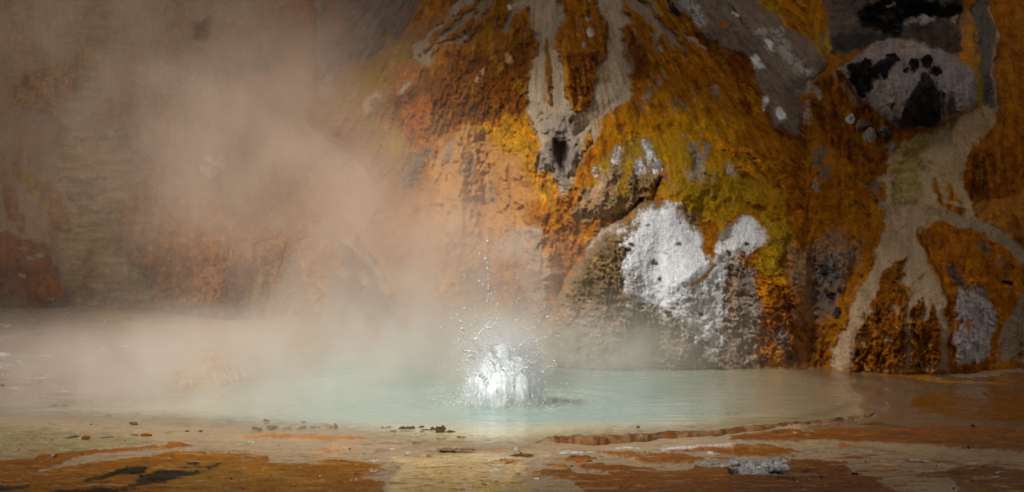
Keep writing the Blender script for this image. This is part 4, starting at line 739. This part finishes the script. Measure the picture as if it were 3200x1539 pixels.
# clumps on the flats
OLV = lin((120,98,56),K); OLD = lin((84,66,36),K)
CL = [
 (G1, (1345,235), 12, .8, 'olive crust tuft standing alone in the milky left shallows', OLV),
 (G1, (1100,170), 9, .3, 'thin dark crust flake farthest out in the left shallows', OLV),
 (G1, (865,392), 11, .6, 'rust brown block of crust on the grey left shore', DO),
 (G1, (1465,350), 19, .45, 'orange brown stone on the left shore beside a grey slab', lin((170,100,16),K)),
 (G1, (1345,356), 15, .45, 'grey slab just left of the orange brown shore stone', lin((160,138,116),K)),
 (G1, (1880,325), 7, .4, 'small olive clump right of the orange brown shore stone', OLV),
 (G1, (2015,322), 6, .5, 'tiny olive clump farther right of the orange brown stone', OLV),
 (G1, (730,375), 18, .3, 'flat grey crust left of the rust brown block', GR),
 (G1, (1080,385), 22, .22, 'long flat grey crust right of the rust brown block', GR),
 (G2, (420,225), 8, .8, 'pointed dark clump highest in the left middle shallows', OLV),
 (G2, (470,285), 15, .5, 'double peaked olive clump below the pointed dark clump', OLV),
 (G2, (345,298), 14, .4, 'faint low clump left of the double peaked clump', OLV),
 (G2, (635,292), 11, .3, 'thin faint crust right of the double peaked clump', OLV),
 (G2, (770,290), 11, .5, 'roundish tan clump midway along the steamy shallows', OLV),
 (G2, (795,245), 8, .5, 'faint tan clump behind the roundish tan clump', OLV),
 (G2, (915,280), 13, .5, 'olive clump with a long right tail in the steamy shallows', OLV),
 (G2, (1090,275), 22, .6, 'wide pale tan lump blurred by steam in mid shallows', lin((180,140,90),K)),
 (G2, (1640,285), 13, .6, 'low olive clump at the left end of the dark crust row', OLD),
 (G2, (1840,292), 24, .45, 'largest dark olive ridge in the crust row left of the geyser', OLD),
 (G2, (1975,288), 11, .6, 'peaked dark clump right of the largest crust ridge', OLD),
 (G2, (2030,312), 15, .6, 'brown chunk hanging below the peaked dark clump', lin((104,74,40),K)),
 (G2, (2160,300), 15, .9, 'tall jagged olive clump starting the right crust group', OLD),
 (G2, (2250,328), 22, .5, 'knobbly olive ridge sloping right from the tall jagged clump', OLD),
 (G2, (1715,330), 11, .5, 'small olive clump in front of the crust row left end', OLV),
 (G2, (1830,332), 14, .25, 'thin crust strip in front of the largest ridge', OLV),
 (G2, (1990,335), 12, .5, 'low tan clump in front of the brown chunk', OLV),
 (G2, (1895,360), 11, .3, 'lone flat clump nearest below the crust row', OLV),
 (G2, (2390,388), 11, .7, 'round tan clump at the far right of the crust group', OLV),
 (G2, (2180,405), 14, .25, 'flat olive sliver left of the round tan clump', OLV),
 (G2, (2260,504), 24, .13, 'long grey crust strip on the cream flat below the geyser', lin((140,118,84),K)),
 (G2, (2440,504), 18, .2, 'lumpy grey crust beside the long grey crust strip', lin((140,118,84),K)),
 (G3, (1590,192), 10, .8, 'brown tufted clump alone in green water near the rim', lin((110,78,40),K)),
 (G3, (2535,50), 13, .6, 'twin brown stones in the right part of the pool', lin((120,96,70),K)),
 (G3, (290,548), 22, .35, 'orange brown crust island with white left tip, below the geyser', lin((178,98,14),K)),
 (G3, (980,528), 32, .4, 'peaked orange crust island on the cream flat', lin((186,100,12),K)),
 (G3, (420,472), 26, .18, 'oval ring of grey brown crust on the cream flat', BR),
 (G3, (2480,590), 12, .12, 'low crust of white and grey lumps at the lower right', WH),
 (G4, (330,1074), 20, .14, 'jagged black crust ridge edged white in lower right foreground', BK),
 (G4, (1045,1082), 10, .5, 'small black stone on the orange flat, lower right', BK),
 (G4, (485,118), 15, .9, 'small white pointed stone at the foot of the rust cliff', lin((200,190,180),K)),
 (R5, (0,560), 18, 1.1, 'white and black stone cut by the left picture edge', WH),
 (R8, (1240,640), 22, 1.0, 'white crusted stone at the right edge foot of cliff', lin((210,196,186),K)),
 (G1, (590,66), 22, .25, 'low brown crust at the end of the left shoreline', lin((112,84,56),K)),
]
for i, (fn, pt, rpx, asp, lab, c) in enumerate(CL):
    px, py = fn(pt)[0]; x0, y0, _ = on_ground(px, py+rpx*asp*.5); s = (rpx*1.22 if fn in (G2, G3) else rpx)/(8000/(y0+40))
    asp *= 1.2 if fn is G2 else 1
    rock('crust_clump' if 'stone' not in lab else 'stone', (x0, y0, .02), (s, s*.8, s*asp*1.1), c, (WH*.75 if i == 36 else c*.8), lab, 'crust' if 'stone' not in lab else 'stone', 100+i, .4, lobes=6 if rpx > 9 and 'block' not in lab else 1, stain=None)

# grit over the flats
gv, gf, gc = [], [], []; off = 0
for i in range(260):
    px = RNG.uniform(-60, 3260); py = RNG.choice([RNG.uniform(1385, 1539), RNG.uniform(1180, 1539)])
    if poly_sd(WATER, np.array([px]), np.array([py]))[0] > -10: continue
    x0, y0, _ = on_ground(px, py); s = RNG.lognormal(-5.1, .5)
    v = ICO1[0]*(1+.35*RNG.normal(size=(len(ICO1[0]), 1)))*np.array([s*1.3, s*1.3, s*.8])+np.array([x0, y0, .03+s*.2])
    gv.append(v); gf.append(ICO1[1]+off); off += len(v)
    c = [DG, BR, lin((60,40,20),K), OL, RB, WH, GB][int(RNG.integers(0, 7))]; gc.append(np.repeat(c[None], len(v), 0))
me = tri_mesh('gravel', np.concatenate(gv), np.concatenate(gf), False); attr(me, 'pigment', np.concatenate(gc)); attr(me, 'wet', np.zeros(off))
link('gravel', me, M_ROCK, kind='stuff', label='dark and pale grit scattered over the flats')

# ------------------------------------------------------------------ geyser splash
GXc, GYc, _ = on_ground(1577, 1268)
PPM = 8000/(GYc+40)
root = bpy.data.objects.new('geyser_splash', None); COL.objects.link(root); root.location = (GXc, GYc, .03)
root['label'] = 'white burst of boiling water leaping from the pool with flying drops'; root['category'] = 'splash'
def wat(name, tr, rough, col, alpha=1., spec=.8):
    m, N, L = nodes(name); out = N('ShaderNodeOutputMaterial'); b = N('ShaderNodeBsdfPrincipled'); t_ = N('ShaderNodeBsdfTranslucent'); mx = N('ShaderNodeMixShader')
    b.inputs['Base Color'].default_value = (*col, 1); b.inputs['Transmission Weight'].default_value = tr; b.inputs['Roughness'].default_value = rough; b.inputs['IOR'].default_value = 1.33; b.inputs['Alpha'].default_value = alpha
    b.inputs['Specular IOR Level'].default_value = spec; t_.inputs[0].default_value = (*col, 1); mx.inputs[0].default_value = (.0 if name == 'foam' else .12)
    L(b.outputs[0], mx.inputs[1]); L(t_.outputs[0], mx.inputs[2]); L(mx.outputs[0], out.inputs[0]); return m
M_DROP = wat('water_drop', .25, .08, (.96, .97, .98)); M_SPRAY = wat('spray', 0., .5, (.97, .98, 1.), 1., .15); M_FOAM = wat('foam', 0., .5, (.88, .95, 1.), 1., .2)
def blobs(name, pos, rad, mat, kind=None, ic=ICO1, stretch=None):
    v0, f0 = ic; n = len(pos)
    S = rad[:, None, None]*np.ones((n, 1, 3))
    if stretch is not None: S = S*stretch[:, None, :]
    v = v0[None]*S*(1+.18*RNG.normal(size=(n, len(v0), 1)))+pos[:, None, :]
    f = f0[None]+(np.arange(n)*len(v0))[:, None, None]
    me = tri_mesh(name, v.reshape(-1, 3), f.reshape(-1, 3)); o = link(name, me, mat, root)
    if kind: o['kind'] = kind
    return o
def rel(px, py, dy=0.): return np.array([(px-1577)/PPM, dy, (1268-py)/PPM])
# foamy dome: bright broken water above, a thin veil of water at its foot
v, f = ico(6)
th = np.array([mnoise.fractal(Vector(w)*2.3, 1., 2., 6) for w in v]); t2 = np.array([mnoise.fractal(Vector((w[0], w[1], w[2]*.6))*11, 1., 2., 4) for w in v])
dv = v*(1+.13*th+.03*t2)[:, None]*np.array([.48, .42, .90]); zz = np.clip(dv[:, 2]/.9, 0, 1); dv[:, :2] *= (1+.16*np.sin(math.pi*zz**.8)+.10*np.exp(-zz/.12))[:, None]; dv[:, 2] = np.maximum(dv[:, 2], -.05)
me = tri_mesh('water_dome', dv, f); attr(me, 'veil', np.clip((.45+.5*sst(.0, .42, dv[:, 2]+.10*th))*(1.08+.5*t2+.3*th), .1, 1))
t_ = M_FOAM.node_tree; an = t_.nodes.new('ShaderNodeAttribute'); an.attribute_name = 'veil'; pb = [q_ for q_ in t_.nodes if q_.type == 'BSDF_PRINCIPLED'][0]; t_.links.new(an.outputs['Fac'], pb.inputs['Alpha'])
link('water_dome', me, M_FOAM, root)
n = 3800
u = RNG.normal(size=(n, 3)); u /= np.linalg.norm(u, axis=1)[:, None]; u[:, 2] = abs(u[:, 2])
rr_ = np.clip(RNG.normal(1.06, .12, n), .9, 1.6)
pos = u*rr_[:, None]*np.array([.46, .41, .86]); pos[:, 0] *= 1+.12*np.exp(-pos[:, 2]/.18)+.12*np.sin(math.pi*np.clip(pos[:, 2]/.9, 0, 1)); pos[:, 0] += .03*RNG.normal(size=n)
blobs('spray', pos, RNG.lognormal(-5.2, .35, n), M_SPRAY, 'stuff', stretch=np.stack([RNG.uniform(.7, 1.6, n), RNG.uniform(.7, 1.3, n), RNG.uniform(.7, 2.4, n)], 1))
# base skirt spray
n = 1300; a = RNG.uniform(0, 2*math.pi, n); rd = abs(RNG.normal(0, .35, n))+.35
pos = np.stack([np.cos(a)*rd*1.15, np.sin(a)*rd, abs(RNG.normal(0, .13, n))], 1)
blobs('skirt_spray', pos, RNG.lognormal(-5.2, .4, n), M_SPRAY, 'stuff')
# jets: ragged strands of beads
strands = []
for S in (((780,470),(800,450),(815,430),(835,400),(843,372)), ((815,440),(850,430),(866,405),(872,378)), ((900,500),(880,470),(865,440),(850,428)), ((950,545),(1000,515),(1035,520),(1065,500),(1110,488)), ((980,530),(1010,510),(1036,492)), ((770,570),(735,530),(705,490),(690,440)), ((790,560),(750,510),(740,470)), ((745,560),(700,540),(672,500)), ((760,590),(720,560),(690,545)), ((930,520),(945,490),(950,465)), ((820,530),(800,500),(790,470)), ((690,410),(680,390),(675,380)), ((870,520),(880,505),(905,500)), ((1000,560),(1040,540),(1070,545)), ((780,540),(765,500),(735,480)), ((860,520),(835,490),(820,470))):
    strands.append([np.array([(1000+a*.637-1577)/PPM, 0, (1268-(750+b*.637))/PPM]) for a, b in S])
for i in range(46):
    a = RNG.uniform(0, 2*math.pi); e = RNG.uniform(.5, 1.25)
    d = np.array([math.cos(a)*math.cos(e), math.sin(a)*math.cos(e), math.sin(e)]); p0 = d*np.array([.45, .4, .88]); L_ = RNG.uniform(.12, .42)
    cdrop = np.array([0, 0, -.25])
    strands.append([p0+d*L_*t*np.array([1.3, 1, .9])+cdrop*(L_*t)**2+RNG.normal(0, .012, 3) for t in np.linspace(0, 1, 5)])
sp_, sr_ = [], []; tv, tf = [], []; toff = 0
for si, S in enumerate(strands):
    dy = RNG.uniform(-.3, .2); S = np.array(S); ln = np.linalg.norm(np.diff(S, axis=0), axis=1).sum(); k = max(int(ln/.009), 12)
    tt = np.linspace(0, 1, k); P_ = np.stack([np.interp(tt, np.linspace(0, 1, len(S)), S[:, j]) for j in range(3)], 1)
    P_ += np.stack([.02*fbm(tt*7*ln/.3, tt*0+RNG.uniform(0, 99), 3, 77+j) for j in range(3)], 1); P_[:, 1] += dy*.3
    rb = (.004+.012*np.clip(fbm(tt*9*ln/.2, tt*0+RNG.uniform(0, 99), 3, 80)+.25, 0, 1))*(1.25-.8*tt)*(1.25 if si < 16 else .9)+.016*np.exp(-tt*6)
    ringn = 7; an_ = np.linspace(0, 2*math.pi, ringn, endpoint=False)
    T = np.gradient(P_, axis=0); T /= np.linalg.norm(T, axis=1)[:, None]+1e-9
    A1 = np.cross(T, np.array([0, 1., 0.1])); A1 /= np.linalg.norm(A1, axis=1)[:, None]+1e-9; A2 = np.cross(T, A1)
    V = P_[:, None, :]+rb[:, None, None]*(np.cos(an_)[None, :, None]*A1[:, None, :]+np.sin(an_)[None, :, None]*A2[:, None, :])
    V = np.concatenate([V.reshape(-1, 3), P_[:1], P_[-1:]]); I = np.arange(k*ringn).reshape(k, ringn); I2 = np.roll(I, -1, 1)
    F = np.concatenate([np.stack([I[:-1], I2[:-1], I2[1:]], -1).reshape(-1, 3), np.stack([I[:-1], I2[1:], I[1:]], -1).reshape(-1, 3), np.stack([np.full(ringn, k*ringn), I2[0], I[0]], -1), np.stack([np.full(ringn, k*ringn+1), I[-1], I2[-1]], -1)])
    tv.append(V); tf.append(F+toff); toff += len(V)
    m_ = int(ln*48)
    if m_:
        ii = np.minimum((k*RNG.beta(1.6, 1, m_)).astype(int), k-1); sp_.append(P_[ii]+RNG.normal(0, .035, (m_, 3))); sr_.append(RNG.lognormal(-4.75, .4, m_))
link('water_jet', tri_mesh('water_jet', np.concatenate(tv), np.concatenate(tf)), M_DROP, root, kind='stuff')
blobs('jet_drops', np.concatenate(sp_), np.concatenate(sr_), M_DROP, 'stuff')
# mist hugging the burst
m, N, L = nodes('spray_mist'); out = N('ShaderNodeOutputMaterial'); vol = N('ShaderNodeVolumePrincipled'); L(vol.outputs[0], out.inputs['Volume']); vol.inputs['Color'].default_value = (.97, .98, 1, 1)
tc = N('ShaderNodeTexCoord'); ln_ = N('ShaderNodeVectorMath', operation='LENGTH'); L(tc.outputs['Object'], ln_.inputs[0])
mr = N('ShaderNodeMapRange'); mr.interpolation_type = 'SMOOTHSTEP'; mr.inputs[1].default_value = 1; mr.inputs[2].default_value = .45; mr.inputs[3].default_value = 0; mr.inputs[4].default_value = 2.6; L(ln_.outputs['Value'], mr.inputs[0]); L(mr.outputs[0], vol.inputs['Density'])
mo = link('mist', tri_mesh('mist', ico(4)[0], ico(4)[1]), m, root, kind='stuff'); mo.scale = (.80, .6, 1.25); mo.location = (0, 0, .34)
# single drops, each its own
v0, f0 = ICO2; drop_me = tri_mesh('water_drop', v0*(1+.06*RNG.normal(size=(len(v0), 1)))*np.array([1, 1, 1.1]), f0); drop_me.materials.append(M_DROP)
D = [(822,15,6),(808,48,4),(785,70,5),(812,102,6),(820,115,4),(822,140,6),(824,182,4),(826,190,4),(826,238,6),(825,252,4),(828,268,4),(780,208,5),(800,228,4),(712,190,3),(700,180,3),(638,175,3),(550,285,3),(625,300,3),(645,392,4),(650,425,3),(710,335,5),(740,340,3),(840,262,4),(858,262,4),(880,292,5),(870,318,3),(868,325,3),(820,312,4),(838,320,4),(820,345,4),(846,352,3),(806,380,4),(866,355,3),(900,405,4),(908,460,4),(860,340,3),(885,430,4),(965,312,3),(968,190,3),(950,285,3),(965,395,5),(970,400,3),(958,418,3),(1018,438,4),(1030,450,4),(1052,440,4),(1075,415,4),(1075,460,3),(1018,462,3),(1135,455,4),(1122,440,3),(1130,480,3),(1080,590,3),(1130,625,3),(1165,630,3),(1132,662,3),(1090,620,3),(1100,570,3),(1075,560,4),(1060,600,3),(1050,570,3),(445,356,4),(462,408,3),(450,318,2),(572,572,2),(585,540,2),(645,480,3),(660,510,4),(682,530,4),(650,570,3),(672,570,3),(690,605,3),(705,605,4),(695,635,3),(665,655,3),(720,640,3),(672,380,5),(700,400,3),(762,375,4),(768,340,3),(790,405,4),(740,430,5),(762,460,4),(720,470,4),(680,500,5),(705,460,4),(875,175,3),(905,235,3),(775,135,3),(860,70,3),(845,300,3),(1000,420,3),(985,470,4),(1090,520,4),(1070,520,3),(1045,480,4),(1108,490,5),(640,540,3)]
for i, (a, b, s) in enumerate(D[:100]):
    o = bpy.data.objects.new('water_drop', drop_me); COL.objects.link(o); o.parent = root
    o.location = rel(1000+a*.637, 750+b*.637, RNG.uniform(-.35, .25)); r_ = s*.637*.95/PPM*RNG.uniform(.85, 1.15); o.scale = (r_, r_, r_*RNG.uniform(1, 1.35))
n = 420
pos = np.stack([RNG.normal(0, .62, n), RNG.normal(0, .3, n), np.clip(RNG.normal(.85, .4, n), .05, 2.3)], 1)
blobs('fine_drops', pos, RNG.lognormal(-4.9, .35, n), M_DROP, 'stuff')

# ------------------------------------------------------------------ steam
def puff(px, py, Y, sx, sy, sz, w, tilt=0.):
    x, y, z = at_depth(px, py, Y); return (float(x), float(y), float(z), sx, sy, sz, w)
PUFFS = [
 puff(900, 600, 9, 2.2, 3.4, 2.0, .13),       # main plume left of the geyser
 puff(1200, 640, 7, 1.5, 3.0, 1.5, .12),
 puff(700, 380, 12, 2.4, 4.0, 1.7, .06),      # drifting up
 puff(1060, 230, 13.5, 1.7, 1.6, 1.7, .16),   # behind the shoulder of the orange mound
 puff(1330, 1060, 4.5, 1.9, 3.5, 0.72, .34),     # thick foot by the geyser
 puff(740, 1120, 3.5, 3.8, 4.0, 0.55, .34),     # over the far left water
 puff(200, 350, 14, 7.0, 4.5, 4.0, .045),      # thin veil top left
 puff(1440, 850, 5, 1.7, 2.6, 1.25, .24),      # veil behind the geyser
 puff(1740, 1090, 3.0, 1.9, 2.2, 0.6, .40),  # low bank at the white mound foot
 puff(1000, 1270, -1.0, 4.5, 2.6, 0.30, .20),  # ground mist on the near water
]
m, N, L = nodes('steam')
out = N('ShaderNodeOutputMaterial'); vol = N('ShaderNodeVolumePrincipled'); L(vol.outputs[0], out.inputs['Volume'])
vol.inputs['Color'].default_value = (.97, .86, .73, 1); vol.inputs['Anisotropy'].default_value = .15
tc = N('ShaderNodeTexCoord'); acc = None
nz = N('ShaderNodeTexNoise'); nz.inputs['Scale'].default_value = .75; nz.inputs['Detail'].default_value = 5; nz.inputs['Roughness'].default_value = .58; nz.inputs['Distortion'].default_value = .35
nm = N('ShaderNodeMapping'); nm.inputs['Rotation'].default_value = (0, R(40), 0); nm.inputs['Scale'].default_value = (1.0, .6, .8); L(tc.outputs['Object'], nm.inputs[0]); L(nm.outputs[0], nz.inputs['Vector'])
sx_ = N('ShaderNodeSeparateXYZ'); L(tc.outputs['Object'], sx_.inputs[0]); hz = N('ShaderNodeMapRange'); hz.interpolation_type = 'SMOOTHSTEP'; hz.inputs[1].default_value = .3; hz.inputs[2].default_value = 2.4; L(sx_.outputs['Z'], hz.inputs[0])
hm = N('ShaderNodeMix', data_type='RGBA'); hm.inputs[6].default_value = (.97, .945, .89, 1); hm.inputs[7].default_value = (.98, .82, .71, 1); L(hz.outputs[0], hm.inputs[0]); L(hm.outputs[2], vol.inputs['Color'])
nr = N('ShaderNodeMapRange'); nr.inputs[1].default_value = .35; nr.inputs[2].default_value = .66; nr.inputs[3].default_value = .16; nr.inputs[4].default_value = 1.95; nr.interpolation_type = 'SMOOTHSTEP'; L(nz.outputs['Fac'], nr.inputs[0])
for (x, y, z, sx, sy, sz, w) in PUFFS:
    s = N('ShaderNodeVectorMath', operation='SUBTRACT'); s.inputs[1].default_value = (x, y, z); L(tc.outputs['Object'], s.inputs[0])
    d = N('ShaderNodeVectorMath', operation='DIVIDE'); d.inputs[1].default_value = (sx, sy, sz); L(s.outputs[0], d.inputs[0])
    dt = N('ShaderNodeVectorMath', operation='DOT_PRODUCT'); L(d.outputs[0], dt.inputs[0]); L(d.outputs[0], dt.inputs[1])
    pw = N('ShaderNodeMath', operation='POWER'); pw.inputs[0].default_value = math.exp(-1); L(dt.outputs['Value'], pw.inputs[1])
    ml = N('ShaderNodeMath', operation='MULTIPLY'); ml.inputs[1].default_value = w; L(pw.outputs[0], ml.inputs[0])
    if acc is None: acc = ml
    else:
        ad = N('ShaderNodeMath', operation='ADD'); L(acc.outputs[0], ad.inputs[0]); L(ml.outputs[0], ad.inputs[1]); acc = ad
fin = N('ShaderNodeMath', operation='MULTIPLY'); L(acc.outputs[0], fin.inputs[0]); L(nr.outputs[0], fin.inputs[1]); L(fin.outputs[0], vol.inputs['Density'])
bm = bmesh.new(); bmesh.ops.create_cube(bm, size=1)
lo = np.array([-17, -8, -.1]); hi = np.array([6.5, 24, 11])
for v in bm.verts: v.co = Vector(((lo+hi)/2+np.array(v.co[:])*(hi-lo)))
me = bpy.data.meshes.new('steam'); bm.to_mesh(me); bm.free()
so = link('steam', me, m, kind='stuff', label='warm grey steam drifting left over the pool and hillside')

# ------------------------------------------------------------------ light: sun through the gap of an added, unseen cloud
EL, AZ = R(54), R(-50)      # azimuth measured from straight behind the camera, to the left
S = np.array([math.sin(AZ)*math.cos(EL), -math.cos(AZ)*math.cos(EL), math.sin(EL)])
sun = bpy.data.lights.new('sun', 'SUN'); sun.energy = 4.3; sun.angle = R(7); sun.color = (1., .95, .87)
so = bpy.data.objects.new('sun', sun); COL.objects.link(so); so.rotation_euler = Vector(S).to_track_quat('Z', 'Y').to_euler(); so.location = S*60
w = bpy.data.worlds.new('World'); scene.world = w; w.use_nodes = True; nt = w.node_tree
sky = nt.nodes.new('ShaderNodeTexSky'); sky.sky_type = 'NISHITA'; sky.sun_disc = False; sky.sun_elevation = EL; sky.sun_rotation = math.atan2(S[0], S[1])
bg = nt.nodes['Background']; bg.inputs[1].default_value = .08; nt.links.new(sky.outputs[0], bg.inputs[0])
HC = 42.  # height of the added unseen deck that blocks sun towards the frame's edges
tgt = np.array([-2.0, 2.0, .8]); hc = tgt+S*(HC-tgt[2])/S[2]
na, nr_ = 96, 46
ang = np.linspace(0, 2*math.pi, na, endpoint=False)
rings = np.concatenate([np.linspace(0, 1, 24)**1.6*40, np.linspace(44, 320, 22)])
A, Rg = np.meshgrid(ang, rings, indexing='ij')
edge = 1+.14*fbm(np.cos(A)*1.3, np.sin(A)*1.3, 3, 951)
edge = edge*(1+.50*sst(0, .8, np.sin(A))*sst(.25, -.5, np.cos(A)))
ex = (7.2*edge+Rg)*np.cos(A); ey = (9.6*edge+Rg)*np.sin(A)
thk = 7*sst(0, 14, Rg)*(1+.5*fbm(ex*.06, ey*.06, 4, 961))+.4*sst(0, 1.5, Rg)
und = 1.6*sst(0, 10, Rg)*fbm(ex*.07+9, ey*.07, 4, 971)-.2*sst(0, 1.5, Rg)
top = np.stack([hc[0]+ex, hc[1]+ey, HC+thk], -1); bot = np.stack([hc[0]+ex, hc[1]+ey, HC+und], -1)
allv = np.concatenate([bot, top[:, ::-1]], 1); nn = allv.shape[1]; allv = allv.reshape(-1, 3)
idx = np.arange(na*nn).reshape(na, nn); i2 = np.roll(idx, -1, 0); j2 = np.roll(idx, -1, 1)
qd = np.stack([idx, i2, np.roll(i2, -1, 1), j2], -1).reshape(-1, 4)
me = bpy.data.meshes.new('sun_occluder'); me.from_pydata(allv.tolist(), [], qd.tolist()); me.shade_smooth()
m, N, L = nodes('occluder'); out = N('ShaderNodeOutputMaterial'); d = N('ShaderNodeBsdfDiffuse'); t_ = N('ShaderNodeBsdfTranslucent'); mx = N('ShaderNodeMixShader'); mx.inputs[0].default_value = .5
d.inputs[0].default_value = (.85, .84, .82, 1); t_.inputs[0].default_value = (.8, .77, .72, 1)
L(d.outputs[0], mx.inputs[1]); L(t_.outputs[0], mx.inputs[2]); L(mx.outputs[0], out.inputs[0])
link('sun_occluder', me, m, kind='structure', label='added out-of-view cloud with one gap over the pool')

# ------------------------------------------------------------------ render settings
vs = scene.view_settings; vs.view_transform = 'Standard'; vs.look = 'None'; vs.gamma = 1; vs.exposure = 0.0
c = scene.cycles
c.max_bounces = 8; c.diffuse_bounces = 3; c.glossy_bounces = 3; c.transmission_bounces = 4; c.volume_bounces = 2; c.transparent_max_bounces = 8
c.volume_step_rate = .5; c.volume_max_steps = 128
c.use_denoising = True; c.use_adaptive_sampling = True; c.adaptive_threshold = .03
c.caustics_reflective = False; c.caustics_refractive = False; c.sample_clamp_indirect = 4
